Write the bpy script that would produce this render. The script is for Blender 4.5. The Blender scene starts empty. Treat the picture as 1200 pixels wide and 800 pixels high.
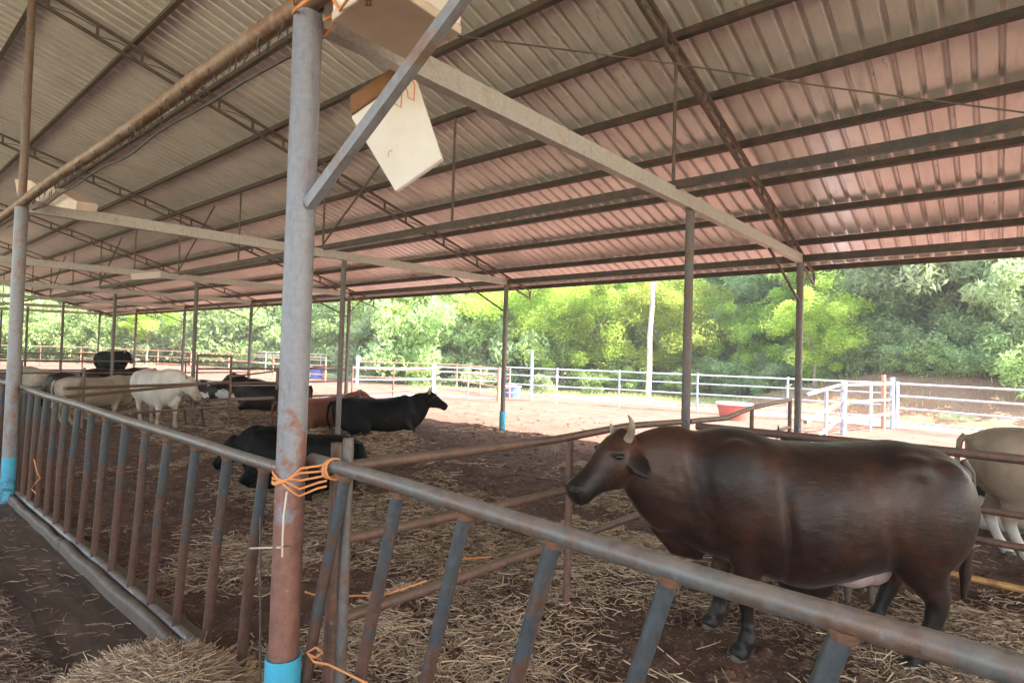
import bpy, bmesh, math, random
import numpy as np
from mathutils import Vector, Matrix, noise
R = math.radians
random.seed(7); rng = np.random.default_rng(7)
scene = bpy.context.scene
# ------------------------------------------------------------------ camera
CAMH = 1.72; FPX = 675.6; YAW, PIT, ROL = .7033, .0234, .0299
camd = bpy.data.cameras.new('camera'); cam = bpy.data.objects.new('camera', camd)
scene.collection.objects.link(cam); scene.camera = cam
camd.sensor_fit = 'HORIZONTAL'; camd.sensor_width = 36.0; camd.lens = 36.0 * FPX / 1200.0
camd.clip_start = .05; camd.clip_end = 2000
fw = Vector((-math.sin(YAW)*math.cos(PIT), math.cos(YAW)*math.cos(PIT), math.sin(PIT)))
rr = Vector((math.cos(YAW), math.sin(YAW), 0)); uu = rr.cross(fw)
RI = rr*math.cos(ROL) + uu*math.sin(ROL); UP = -rr*math.sin(ROL) + uu*math.cos(ROL)
CAM = Vector((0, 0, CAMH))
cam.matrix_world = Matrix(((RI.x, UP.x, -fw.x, 0), (RI.y, UP.y, -fw.y, 0), (RI.z, UP.z, -fw.z, CAMH), (0, 0, 0, 1)))
def ray(x, y): return fw + RI*((x-600)/FPX) + UP*((400-y)/FPX)
def on(ax, v, x, y):                     # where the sight line through a photo pixel meets the plane axis = v
    d = ray(x, y); return CAM + d*((v-CAM[ax])/d[ax])
def G(x, y, z=.2): return on(2, z, x, y)
# ------------------------------------------------------------------ world, sun, exposure
SUN_EL, SUN_AZ = 48.0, 17.5              # azimuth as the angle of the sun direction in the XY plane from +X
world = bpy.data.worlds.new('World'); scene.world = world; world.use_nodes = True
wn = world.node_tree.nodes; wl = world.node_tree.links
sky = wn.new('ShaderNodeTexSky'); sky.sky_type = 'NISHITA'; sky.sun_disc = False
sky.sun_elevation = R(SUN_EL); sky.sun_rotation = R(90-SUN_AZ); sky.dust_density = 3.0; sky.air_density = 1.4
wn['Background'].inputs['Strength'].default_value = .15
wl.new(sky.outputs[0], wn['Background'].inputs['Color'])
sd = bpy.data.lights.new('sun', 'SUN'); sun = bpy.data.objects.new('sun', sd); scene.collection.objects.link(sun)
sd.energy = 4.4; sd.angle = R(.5); sd.color = (1, .96, .9)
sdir = Vector((math.cos(R(SUN_AZ))*math.cos(R(SUN_EL)), math.sin(R(SUN_AZ))*math.cos(R(SUN_EL)), math.sin(R(SUN_EL))))
sun.rotation_euler = (-sdir).to_track_quat('-Z', 'Y').to_euler()
scene.view_settings.view_transform = 'Standard'; scene.view_settings.look = 'None'
scene.view_settings.exposure = 2.65; scene.view_settings.gamma = 1
scene.cycles.max_bounces = 10; scene.cycles.diffuse_bounces = 6; scene.cycles.transparent_max_bounces = 6
scene.cycles.use_denoising = True
scene.cycles.sample_clamp_indirect = 10
# ------------------------------------------------------------------ helpers
COL = scene.collection
def finish(o, parent=None, label=None, cat=None, group=None, kind=None):
    if parent is not None: o.parent = parent
    if label: o['label'] = label
    if cat: o['category'] = cat
    if group: o['group'] = group
    if kind: o['kind'] = kind
    return o
def empty(name, label, cat, loc=(0, 0, 0), rz=0, group=None):
    o = bpy.data.objects.new(name, None); COL.objects.link(o); o.empty_display_size = .2
    o.location = loc; o.rotation_euler = (0, 0, rz)
    return finish(o, None, label, cat, group)
def mesh_obj(name, verts, faces, mat, parent=None, smooth=False, **k):
    me = bpy.data.meshes.new(name); me.from_pydata([tuple(v) for v in verts], [], [tuple(f) for f in faces])
    if mat: me.materials.append(mat)
    if smooth: me.polygons.foreach_set('use_smooth', [True]*len(me.polygons))
    o = bpy.data.objects.new(name, me); COL.objects.link(o)
    return finish(o, parent, **k)
def share(name, me, parent=None, mw=None, **k):
    o = bpy.data.objects.new(name, me); COL.objects.link(o)
    if mw is not None: o.matrix_local = mw
    return finish(o, parent, **k)
class MB:
    def __init__(s): s.v = []; s.f = []
    def add(s, vs, fs):
        n = len(s.v); s.v += [tuple(v) for v in vs]; s.f += [tuple(i+n for i in f) for f in fs]
    def box(s, c, size, rot=None):
        x, y, z = (a/2 for a in size)
        vs = [Vector((i*x, j*y, k*z)) for i in (-1, 1) for j in (-1, 1) for k in (-1, 1)]
        if rot is not None: vs = [rot @ v for v in vs]
        vs = [v+Vector(c) for v in vs]
        s.add(vs, [(0, 1, 3, 2), (4, 6, 7, 5), (0, 4, 5, 1), (2, 3, 7, 6), (0, 2, 6, 4), (1, 5, 7, 3)])
    def beam(s, a, b, w, h):             # rectangular bar from a to b, h measured upwards
        a = Vector(a); b = Vector(b); d = (b-a).normalized()
        side = d.cross(Vector((0, 0, 1)))
        if side.length < 1e-3: side = Vector((1, 0, 0))
        side.normalize(); up = side.cross(d)
        vs = []
        for p in (a, b):
            for i, j in ((-1, -1), (1, -1), (1, 1), (-1, 1)): vs.append(p+side*(i*w/2)+up*(j*h/2))
        s.add(vs, [(0, 1, 2, 3), (7, 6, 5, 4), (0, 4, 5, 1), (1, 5, 6, 2), (2, 6, 7, 3), (3, 7, 4, 0)])
    def tube(s, pts, rad, n=10, caps=True):
        pts = [Vector(p) for p in pts]
        if not hasattr(rad, '__len__'): rad = [rad]*len(pts)
        vs = []; prev = None
        for i, p in enumerate(pts):
            t = (pts[min(i+1, len(pts)-1)]-pts[max(i-1, 0)]).normalized()
            if prev is None:
                ref = Vector((0, 0, 1)) if abs(t.z) < .9 else Vector((1, 0, 0))
                a = t.cross(ref).normalized()
            else: a = (prev - t*prev.dot(t)).normalized()
            prev = a; b = t.cross(a)
            for k in range(n):
                an = 2*math.pi*k/n; vs.append(p+(a*math.cos(an)+b*math.sin(an))*rad[i])
        fs = []
        for i in range(len(pts)-1):
            for k in range(n):
                k2 = (k+1) % n; fs.append((i*n+k, i*n+k2, (i+1)*n+k2, (i+1)*n+k))
        if caps: fs.append(tuple(range(n))[::-1]); fs.append(tuple((len(pts)-1)*n+k for k in range(n)))
        s.add(vs, fs)
    def build(s, name, mat, parent=None, smooth=True, **k):
        o = mesh_obj(name, s.v, s.f, mat, parent, False, **k)
        if smooth:
            me = o.data
            me.polygons.foreach_set('use_smooth', [len(p.vertices) == 4 for p in me.polygons])
            for e in me.edges: pass
            try: me.set_sharp_from_angle(angle=R(40))
            except Exception: pass
        return o
def fast_mesh(name, V, F4, mat, parent=None, smooth=False, attr=None, **k):   # numpy quads
    me = bpy.data.meshes.new(name); nv = len(V); nf = len(F4)
    me.vertices.add(nv); me.vertices.foreach_set('co', np.asarray(V, np.float32).ravel())
    m = F4.shape[1]
    me.loops.add(nf*m); me.loops.foreach_set('vertex_index', np.asarray(F4, np.int32).ravel())
    me.polygons.add(nf); me.polygons.foreach_set('loop_start', np.arange(0, nf*m, m, dtype=np.int32))
    me.polygons.foreach_set('loop_total', np.full(nf, m, np.int32))
    me.polygons.foreach_set('use_smooth', np.full(nf, smooth))
    if attr is not None:
        a = me.attributes.new('tone', 'FLOAT', 'POINT'); a.data.foreach_set('value', np.asarray(attr, np.float32))
    me.update(calc_edges=True); me.validate()
    if mat: me.materials.append(mat)
    o = bpy.data.objects.new(name, me); COL.objects.link(o)
    return finish(o, parent, **k)
# ------------------------------------------------------------------ materials
class NM:
    def __init__(s, name):
        s.m = bpy.data.materials.new(name); s.m.use_nodes = True; s.t = s.m.node_tree
        s.n = s.t.nodes; s.l = s.t.links; s.b = s.n['Principled BSDF']
    def node(s, t, **k):
        x = s.n.new(t)
        for a, b in k.items(): setattr(x, a, b)
        return x
    def link(s, a, b): s.l.new(a, b)
    def coord(s, kind='Object'):
        return s.node('ShaderNodeTexCoord').outputs[kind]
    def pos(s): return s.node('ShaderNodeNewGeometry').outputs['Position']
    def noise(s, vec, scale, detail=5, rough=.6, stretch=None):
        if stretch:
            mp = s.node('ShaderNodeMapping'); mp.inputs['Scale'].default_value = stretch; s.link(vec, mp.inputs[0]); vec = mp.outputs[0]
        x = s.node('ShaderNodeTexNoise'); x.inputs['Scale'].default_value = scale
        x.inputs['Detail'].default_value = detail; x.inputs['Roughness'].default_value = rough
        s.link(vec, x.inputs['Vector']); return x.outputs['Fac']
    def ramp(s, fac, stops):
        x = s.node('ShaderNodeValToRGB'); el = x.color_ramp.elements
        while len(el) < len(stops): el.new(.5)
        for e, (p, c) in zip(el, stops): e.position = p; e.color = (*c, 1) if len(c) == 3 else c
        s.link(fac, x.inputs[0]); return x.outputs[0]
    def fr(s, fac, a, b, c=0, d=1):
        x = s.node('ShaderNodeMapRange'); s.link(fac, x.inputs[0])
        for i, v in enumerate((a, b, c, d)): x.inputs[i+1].default_value = v
        return x.outputs[0]
    def mix(s, fac, a, b, mode='MIX'):
        x = s.node('ShaderNodeMix', data_type='RGBA', blend_type=mode)
        for i, v in ((0, fac), (6, a), (7, b)):
            if isinstance(v, (int, float)): x.inputs[i].default_value = v
            elif isinstance(v, tuple): x.inputs[i].default_value = (*v, 1)
            else: s.link(v, x.inputs[i])
        return x.outputs[2]
    def math(s, op, a, b=0):
        x = s.node('ShaderNodeMath', operation=op)
        for i, v in enumerate((a, b)):
            if isinstance(v, (int, float)): x.inputs[i].default_value = v
            else: s.link(v, x.inputs[i])
        return x.outputs[0]
    def sep(s, vec, i):
        x = s.node('ShaderNodeSeparateXYZ'); s.link(vec, x.inputs[0]); return x.outputs[i]
    def col(s, c):
        if isinstance(c, tuple): s.b.inputs['Base Color'].default_value = (*c, 1)
        else: s.link(c, s.b.inputs['Base Color'])
    def rough(s, r):
        if isinstance(r, (int, float)): s.b.inputs['Roughness'].default_value = r
        else: s.link(r, s.b.inputs['Roughness'])
    def bump(s, h, strength=.3, dist=.01):
        x = s.node('ShaderNodeBump'); x.inputs['Strength'].default_value = strength; x.inputs['Distance'].default_value = dist
        s.link(h, x.inputs['Height']); s.link(x.outputs[0], s.b.inputs['Normal'])
def pipe_mat(name, base, rust, amount=.5, zlow=None, zhigh=None, rough=.5, scale=9, dust=None):
    """painted or galvanised pipe with rust that creeps up from the muddy end"""
    m = NM(name); p = m.pos()
    n1 = m.noise(p, scale, 8, .7); n2 = m.noise(p, scale*5, 6, .7)
    if zlow is not None:
        g = m.fr(m.sep(p, 2), zhigh, zlow); f = m.math('ADD', m.math('MULTIPLY', g, 1.0), m.fr(n1, .25, .75, -.75, .75))
        f = m.fr(f, .35, .6)
    else: f = m.fr(n1, .62-amount*.35, .72-amount*.3)
    c = m.mix(m.fr(n2, .3, .75), base, tuple(min(1, b*1.5+.01) for b in base))
    rc = m.mix(m.fr(n2, .3, .7), rust, tuple(b*1.7 for b in rust))
    c = m.mix(f, c, rc)
    n3 = m.noise(p, 30, 5, .75, stretch=(1, 1, .22)); c = m.mix(m.fr(n3, .52, .72, 0, .75), c, m.mix(.5, c, tuple(b*.5 for b in rust)))
    n4 = m.noise(p, 45, 4, .8); c = m.mix(m.fr(n4, .64, .74, 0, .7), c, tuple(min(1, b*1.8+.08) for b in base))
    if dust:
        nz = m.node('ShaderNodeNewGeometry'); up = m.fr(m.sep(nz.outputs['Normal'], 2), .2, .95)
        up = m.math('MULTIPLY', up, m.fr(m.noise(p, 14, 5), .35, .6, .2, .9))
        c = m.mix(up, c, dust)
    m.col(c); m.rough(m.fr(n2, .3, .7, rough-.1, rough+.2)); m.b.inputs['Metallic'].default_value = .25
    m.bump(n2, .35, .003); return m.m
MAT = {}
MAT['bar'] = pipe_mat('painted_bar', (.062, .07, .082), (.1, .055, .042), zlow=.35, zhigh=1.3, dust=None, rough=.38)
MAT['rail'] = pipe_mat('worn_rail', (.12, .115, .115), (.13, .08, .062), .45, dust=(.3, .255, .23), rough=.4)
MAT['column'] = pipe_mat('grey_column', (.2, .2, .235), (.2, .095, .075), zlow=.75, zhigh=1.75, rough=.45, scale=6)
MAT['post_up'] = pipe_mat('brown_post', (.17, .135, .12), (.17, .1, .075), .5)
MAT['weld'] = pipe_mat('rusty_weld', (.16, .1, .075), (.2, .1, .06), .7, scale=30)
MAT['column2'] = pipe_mat('grey_column_clean', (.21, .21, .235), (.2, .13, .11), .35, rough=.45, scale=6)
MAT['orange_beam'] = pipe_mat('ochre_beam', (.24, .165, .115), (.17, .085, .05), .5, rough=.5, dust=None)
MAT['tie'] = pipe_mat('dusty_white_beam', (.42, .39, .38), (.34, .28, .24), .2, rough=.5)
MAT['dark_steel'] = pipe_mat('brown_steel', (.05, .042, .04), (.08, .052, .04), .5)
MAT['grey_steel'] = pipe_mat('grey_steel', (.12, .118, .125), (.13, .085, .07), .5)
MAT['truss'] = pipe_mat('rusty_truss', (.085, .07, .064), (.12, .078, .06), .5)
MAT['dark_rail'] = pipe_mat('dark_divider', (.1, .07, .06), (.15, .08, .06), .6, dust=(.2, .15, .12))
MAT['yard_rail'] = pipe_mat('white_yard_rail', (.42, .45, .5), (.35, .2, .15), .1)
MAT['red_rail'] = pipe_mat('red_yard_rail', (.42, .2, .14), (.5, .4, .36), .1)
MAT['blue_post'] = pipe_mat('pale_blue_post', (.38, .48, .58), (.3, .2, .16), .35)
def simple(name, c, rough=.5, var=.25, scale=12, bump=.15, metal=0, spec=None, c2=None, space='pos'):
    m = NM(name); p = m.pos() if space == 'pos' else m.coord()
    n = m.noise(p, scale, 6, .65)
    m.col(m.mix(m.fr(n, .3, .7), c, c2 if c2 else tuple(min(1, x*(1+var)) for x in c)))
    m.rough(rough); m.b.inputs['Metallic'].default_value = metal
    if bump: m.bump(n, bump, .01)
    return m.m
MAT['sleeve'] = simple('turquoise_plastic', (.06, .4, .62), .4, c2=(.1, .36, .5), scale=8)
m = NM('turquoise_dirty'); p = m.pos(); n = m.noise(p, 18, 8, .7)
z = m.sep(m.coord(), 2)
f = m.math('MULTIPLY', m.fr(n, .42, .6), m.fr(z, .5, .12))
m.col(m.mix(f, (.07, .42, .62), (.07, .06, .05))); m.rough(.42); m.bump(n, .2, .003); MAT['sleeve'] = m.m
MAT['foam'] = simple('white_foam', (.86, .8, .77), .75, c2=(.78, .68, .6), scale=5)
MAT['foam_beige'] = simple('beige_foam', (.74, .6, .5), .75, c2=(.62, .46, .36), scale=4)
MAT['board_rust'] = simple('rusty_board_edge', (.35, .17, .08), .8, c2=(.22, .1, .05), scale=9)
MAT['rope'] = simple('orange_twine', (.75, .25, .07), .6, c2=(.8, .36, .15), scale=60)
MAT['rope_pale'] = simple('pale_twine', (.6, .5, .4), .7, scale=60)
MAT['yellow_rail'] = pipe_mat('yellow_rail', (.5, .3, .1), (.3, .16, .08), .5)
MAT['horn'] = simple('horn', (.42, .34, .26), .35, c2=(.2, .14, .1), scale=16, space='obj')
MAT['hoof'] = simple('hoof', (.07, .055, .05), .5, c2=(.13, .1, .08), scale=20)
MAT['eye'] = simple('eye', (.008, .006, .006), .08, var=0, bump=0)
MAT['udder'] = simple('udder_skin', (.55, .4, .38), .5, c2=(.4, .28, .26), scale=10)
MAT['concrete'] = None
# roof metal
m = NM('roof_sheet_underside'); p = m.pos()
n1 = m.noise(p, 1.3, 6, .6); n2 = m.noise(p, 9, 6, .7, stretch=(1, .12, 1)); n3 = m.noise(p, 2.2, 4, .6, stretch=(3, .4, 1))
pn = m.math('MULTIPLY', m.math('PINGPONG', m.math('ADD', m.sep(p, 1), -.0), .415), 1)
c = m.mix(m.fr(n1, .3, .7), (.66, .61, .6), (.78, .72, .71))
c = m.mix(m.fr(n2, .5, .8, 0, .35), c, (.28, .2, .17))
c = m.mix(m.fr(n3, .56, .8, 0, .5), c, (.25, .18, .15))
m.col(c); m.rough(m.fr(n2, .2, .8, .24, .38)); m.b.inputs['Metallic'].default_value = .32; m.bump(m.noise(p, 3, 2, .4), .12, .01)
MAT['roof'] = m.m
# trough concrete
m = NM('smooth_trough_concrete'); p = m.pos()
n1 = m.noise(p, 2.2, 7, .65); n2 = m.noise(p, 14, 8, .75); m.b.inputs['Specular IOR Level'].default_value = .2; n3 = m.noise(p, 5, 5, .6, stretch=(.3, 2.0, 1))
c = m.mix(m.fr(n1, .35, .65), (.04, .023, .017), (.085, .052, .037)); c = m.mix(m.fr(n3, .45, .65, 0, .8), c, (.13, .088, .064)); n7 = m.noise(p, 60, 4, .8, stretch=(.12, 1, 1)); c = m.mix(m.fr(n7, .66, .8, 0, .4), c, (.16, .115, .085))
c = m.mix(m.fr(n2, .58, .7, 0, .5), c, (.2, .16, .12))
m.col(c); m.rough(m.fr(n1, .3, .7, .5, .75)); m.bump(n2, .3, .006); MAT['trough'] = m.m
m = NM('curb_concrete'); p = m.pos(); n1 = m.noise(p, 6, 8, .7); n2 = m.noise(p, 40, 5, .7)
c = m.mix(m.fr(n1, .3, .7), (.075, .052, .04), (.15, .11, .09)); c = m.mix(m.fr(n2, .55, .7, 0, .6), c, (.06, .04, .03))
m.col(c); m.rough(.6); m.bump(n1, .4, .01); MAT['curb'] = m.m
# dirt
def dirt(name, stops, scale=3, bump=.6, dist=.03, fleck=None):
    m = NM(name); p = m.pos()
    n1 = m.noise(p, scale, 9, .7); n2 = m.noise(p, scale*9, 8, .75); n3 = m.noise(p, .35, 4, .6)
    f = m.math('ADD', m.math('MULTIPLY', n1, .5), m.math('MULTIPLY', n2, .5))
    c = m.ramp(f, stops)
    c = m.mix(m.fr(n3, .35, .65, 0, .4), c, m.mix(1.0, c, (.75, .68, .6), 'MULTIPLY'))
    if fleck:
        w = m.noise(p, 30, 4, .8, stretch=(1, .35, 1)); w2 = m.noise(p, 30, 4, .8, stretch=(.3, 1, 1))
        ww = m.math('MAXIMUM', w, w2)
        c = m.mix(m.fr(ww, fleck[0], fleck[0]+.07), c, fleck[1])
    m.col(c); m.rough(.95); m.b.inputs['Specular IOR Level'].default_value = .15; m.bump(f, bump, dist); return m.m
MAT['bedding'] = dirt('trampled_bedding', [(.3, (.055, .027, .019)), (.5, (.13, .07, .05)), (.68, (.26, .165, .125))], 5, .9, .04, (.6, (.42, .31, .22)))
MAT['aisle'] = dirt('aisle_dirt', [(.3, (.08, .05, .036)), (.5, (.15, .1, .075)), (.7, (.26, .19, .14))], 5, .9, .03, (.6, (.34, .27, .18)))
MAT['yard'] = dirt('red_yard', [(.3, (.11, .052, .037)), (.5, (.175, .093, .07)), (.7, (.27, .165, .13))], 3, .7, .04)
MAT['bank'] = dirt('red_bank', [(.3, (.2, .1, .06)), (.5, (.3, .17, .11)), (.7, (.36, .27, .16))], 1.2, .8, .1)
m = NM('dry_grass_ground'); p = m.pos(); n1 = m.noise(p, .5, 6, .6); n2 = m.noise(p, 9, 8, .75)
c = m.ramp(n1, [(.35, (.33, .24, .15)), (.5, (.3, .3, .13)), (.65, (.2, .26, .08))])
c = m.mix(m.fr(n2, .35, .7, 0, .6), c, (.45, .38, .25)); m.col(c); m.rough(.95); m.bump(n2, .6, .05); MAT['ground'] = m.m
m = NM('straw'); a = m.node('ShaderNodeAttribute', attribute_name='tone').outputs['Fac']
m.col(m.ramp(a, [(0, (.09, .05, .032)), (.45, (.27, .17, .105)), (1, (.66, .49, .33))])); m.rough(.75); MAT['straw'] = m.m
def leaf(name, dark, mid, light, trans=.35):
    m = NM(name); a = m.node('ShaderNodeAttribute', attribute_name='tone').outputs['Fac']
    ri = m.node('ShaderNodeObjectInfo').outputs['Random']
    c = m.ramp(a, [(0, dark), (.5, mid), (1, light)])
    hs = m.node('ShaderNodeHueSaturation'); m.link(c, hs.inputs['Color']); m.link(m.fr(ri, 0, 1, .485, .515), hs.inputs['Hue']); m.link(m.fr(ri, 0, 1, .8, 1.2), hs.inputs['Value'])
    c = hs.outputs[0]
    m.col(c); m.rough(.55); m.b.inputs['Specular IOR Level'].default_value = .3
    tr = m.node('ShaderNodeBsdfTranslucent'); m.link(c, tr.inputs[0]); mx = m.node('ShaderNodeMixShader'); mx.inputs[0].default_value = trans
    m.link(m.b.outputs[0], mx.inputs[1]); m.link(tr.outputs[0], mx.inputs[2]); m.link(mx.outputs[0], m.n['Material Output'].inputs[0]); return m.m
MAT['leaf_dark'] = leaf('grey_green_leaves', (.2, .3, .11), (.36, .47, .22), (.55, .66, .38), .55)
MAT['leaf_mid'] = leaf('mid_green_leaves', (.18, .27, .09), (.33, .45, .17), (.52, .63, .3), .55)
MAT['leaf_light'] = leaf('yellow_green_leaves', (.2, .29, .04), (.4, .52, .08), (.6, .7, .18), .55)
MAT['leaf_pale'] = leaf('pale_leaves', (.22, .31, .13), (.38, .48, .24), (.58, .66, .4), .55)
MAT['grass'] = leaf('grass_blades', (.2, .22, .06), (.34, .36, .12), (.5, .46, .24), .3)
MAT['bark'] = simple('grey_bark', (.17, .14, .11), .9, c2=(.28, .24, .2), scale=5, bump=.6)
MAT['bark_pale'] = simple('pale_bark', (.55, .48, .42), .8, c2=(.38, .3, .26), scale=3, bump=.3)
MAT['tub_red'] = simple('red_tub', (.55, .1, .08), .5, c2=(.45, .16, .12))
MAT['tub_rim'] = simple('pale_tub_rim', (.7, .5, .45), .5)
MAT['tub_blue'] = simple('blue_tub', (.08, .14, .5), .5, c2=(.12, .18, .4))
MAT['tub_pink'] = simple('pink_tub', (.55, .25, .25), .5)
MAT['white_plastic'] = simple('white_plastic', (.75, .75, .75), .5)
# ------------------------------------------------------------------ ground
XA, S, YA, YM, YB = -2.17, 5.5, 1.21, 5.02, 8.82
def sstep(a, b, x):
    t = np.clip((x-a)/(b-a), 0, 1); return t*t*(3-2*t)
def fbm(x, y, seed=0, octaves=5, base=1.0, gain=.5):      # value noise, vectorised
    out = np.zeros_like(x, dtype=float); amp = 1; f = base
    for o in range(octaves):
        r = np.random.default_rng(seed+o*13); T = r.random((64, 64))
        u = x*f; v = y*f; i = np.floor(u).astype(int); j = np.floor(v).astype(int); a = u-i; b = v-j
        a = a*a*(3-2*a); b = b*b*(3-2*b)
        g = lambda di, dj: T[(i+di) % 64, (j+dj) % 64]
        out += amp*((g(0, 0)*(1-a)+g(1, 0)*a)*(1-b)+(g(0, 1)*(1-a)+g(1, 1)*a)*b-.5); amp *= gain; f *= 2.03
    return out
def H(x, y):                                               # height of the pen floor and yard
    x = np.asarray(x, float); y = np.asarray(y, float)
    base = .05+.15*sstep(1.3, 7.5, y)
    fine = fbm(x, y, 5, 5, 3.2, .55)*.055*(1-.6*sstep(9, 12, y))*sstep(1.3, 2.2, y)
    big = fbm(x, y, 9, 2, .7)*.05*sstep(2, 3.5, y)*(1-sstep(15, 20, y))
    return base+fine+big
def hz(x, y): return float(H(np.array([x]), np.array([y]))[0])
def grid(name, xs, ys, fn, mat, **k):
    X, Y = np.meshgrid(xs, ys, indexing='ij'); Z = fn(X, Y)
    V = np.stack([X, Y, Z], -1).reshape(-1, 3); n, mm = X.shape
    i = np.arange(n-1)[:, None]*mm+np.arange(mm-1)[None, :]
    F = np.stack([i, i+mm, i+mm+1, i+1], -1).reshape(-1, 4)
    return fast_mesh(name, V, F, mat, smooth=True, **k)
def far(X, Y): 
    d = np.hypot(X, Y)
    right = sstep(-9, -2, X)*sstep(18.5, 23, Y)*1.5
    return .1+right+fbm(X, Y, 3, 4, .05)*1.6*sstep(30, 90, d)+fbm(X, Y, 4, 3, .6)*.06*sstep(16, 22, Y)
gx = np.concatenate([np.linspace(-240, -80, 12)[:-1], np.linspace(-80, 40, 161)[:-1], np.linspace(40, 200, 12)])
gy = np.concatenate([np.linspace(-160, -8, 14)[:-1], np.linspace(-8, 1.25, 14)[:-1], np.linspace(1.25, 60, 110)[:-1], np.linspace(60, 240, 14)])
def ground_z(X, Y):
    z = far(X, Y)
    inside = sstep(1.3, .9, Y)*1.0
    z = z*(1-inside)+(-.12)*inside
    pen = (Y > -9.5) & (Y < 17.0) & (X > -62) & (X < 14)
    return np.where(pen, -.22, z)
grid('ground', gx, gy, ground_z, MAT['ground'], kind='structure')
grid('bedding_floor', np.concatenate([np.linspace(-36.5, -14, 160)[:-1], np.linspace(-14, 2.5, 420)[:-1], np.linspace(2.5, 13, 70)]), np.linspace(1.36, 8.95, 230), H, MAT['bedding'], kind='structure')
def yard_z(X, Y): return np.where((Y > 17.3) | (X < -61), .0, H(X, Y)+.012)
grid('yard_ground', np.concatenate([np.linspace(-62.5, -22, 130)[:-1], np.linspace(-22, 3, 190)[:-1], np.linspace(3, 15, 50)]), np.linspace(8.9, 17.6, 80), yard_z, MAT['yard'], kind='structure')
grid('yard_ground', np.linspace(-62.5, -36.45, 80), np.linspace(-8.5, 8.95, 60), lambda X, Y: H(X, np.maximum(Y, 2.2))+.012-.3*(Y < -8.3), MAT['yard'], kind='structure')
grid('red_bank', np.linspace(-7, 16, 90), np.linspace(19.0, 31, 60), lambda X, Y: far(X, Y)+.03-.4*((X < -6.8) | (Y < 19.1))+fbm(X, Y, 14, 4, 1.1)*.12, MAT['bank'], kind='structure')
def aisle_z(X, Y): return fbm(X, Y, 21, 5, 3.0, .55)*.05+.012-.035*sstep(.7, .86, Y)
grid('aisle_ground', np.linspace(-36.5, 13, 500), np.linspace(-10.5, .9, 100), aisle_z, MAT['aisle'], kind='structure')
# feed trough : smooth floor, ragged near lip, rounded curb under the feed fence
xs = np.linspace(-36, -3.25, 300); nb = 9; V = []; 
for i, x in enumerate(xs):
    e = float(fbm(np.array([x]), np.array([0.]), 31, 4, 2.5)[0])*.07
    for k in range(nb):
        t = k/(nb-1); y = (.83+e)*(1-t)+1.215*t; z = .02+.05*t if t > .4 else .035*(1-2.5*t)**2+.02+.05*t-.02*(1-2.5*t)
        V.append((x, y, z+.012))
F = np.array([(i*nb+k, (i+1)*nb+k, (i+1)*nb+k+1, i*nb+k+1) for i in range(len(xs)-1) for k in range(nb-1)])
fast_mesh('feed_trough_floor', np.array(V), F, MAT['trough'], smooth=True, kind='structure')
def wavy_curb(name, x0, x1, ztop, mat, **k):
    mb = MB(); n = int((x1-x0)/.12)+1; prof = []
    for j in range(9):
        a = math.pi*j/8; prof.append((1.235-.03*math.cos(a), ztop-.03+.03*math.sin(a)))
    prof = [(1.205, -.08)]+prof+[(1.42, ztop-.06), (1.44, -.05)]
    V = []
    for i in range(n+1):
        x = x0+(x1-x0)*i/n
        for (y, z) in prof:
            d = noise.noise(Vector((x*3, y*8, z*8)))*.012; V.append((x, y+d, z+d*.8))
    q = len(prof)
    F = [(i*q+j, i*q+j+1, (i+1)*q+j+1, (i+1)*q+j) for i in range(n) for j in range(q-1)]
    F += [tuple(range(q))[::-1], tuple(n*q+j for j in range(q))]
    return mesh_obj(name, V, F, mat, smooth=True, **k)
wavy_curb('trough_curb', -36, -5.62, .155, MAT['curb'], label='older worn concrete curb of the feed trough beyond the joint', cat='curb')
wavy_curb('trough_curb', -5.6, -3.3, .17, MAT['curb'], label='smoother grey concrete curb length ending at the hay pile', cat='curb')
wavy_curb('trough_curb', -2.9, 9, .06, MAT['curb'], label='low dusty curb under the fence right of the near column', cat='curb')
# ------------------------------------------------------------------ straw
def straws(name, P, L, W, tone, mat, tilt=.12, **k):       # each straw a bent three-sided stalk
    n = len(P); an = rng.random(n)*2*np.pi; bend = rng.normal(0, .75, n); pz = rng.normal(0, tilt, n); half = L/2
    d0 = np.stack([np.cos(an), np.sin(an), pz], 1); d1 = np.stack([np.cos(an+bend), np.sin(an+bend), rng.normal(0, tilt, n)], 1)
    a = P-d0*half[:, None]; b = P; c = P+d1*half[:, None]
    V = []
    for q, an2 in ((a, an), (b, an+bend/2), (c, an+bend)):
        s = np.stack([-np.sin(an2), np.cos(an2), np.zeros(n)], 1)*W[:, None]
        V += [q-s, q+s, q+np.array([0, 0, 1.])*W[:, None]*1.2]
    V = np.stack(V, 1).reshape(-1, 3); base = np.arange(n)[:, None]*9
    fs = []
    for r in (0, 3):
        for (i, j) in ((0, 2), (2, 1)): fs.append(np.concatenate([base+r+i, base+r+j, base+r+3+j, base+r+3+i], 1))
    F = np.stack(fs, 1).reshape(-1, 4)
    return fast_mesh(name, V, F, mat, attr=np.repeat(tone, 9), **k)
def scatter(n, x0, x1, y0, y1, dens_seed, thr, power=1.5, near=True):
    out = []
    while sum(len(o) for o in out) < n:
        x = rng.uniform(x0, x1, 4*n); y = rng.uniform(y0, y1, 4*n)
        d = np.clip(.5+fbm(x, y, dens_seed, 3, .9)*1.3-thr, 0.04, 1)**power
        keep = rng.random(len(x)) < d; out.append(np.stack([x, y], 1)[keep])
    return np.concatenate(out)[:n]
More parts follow.
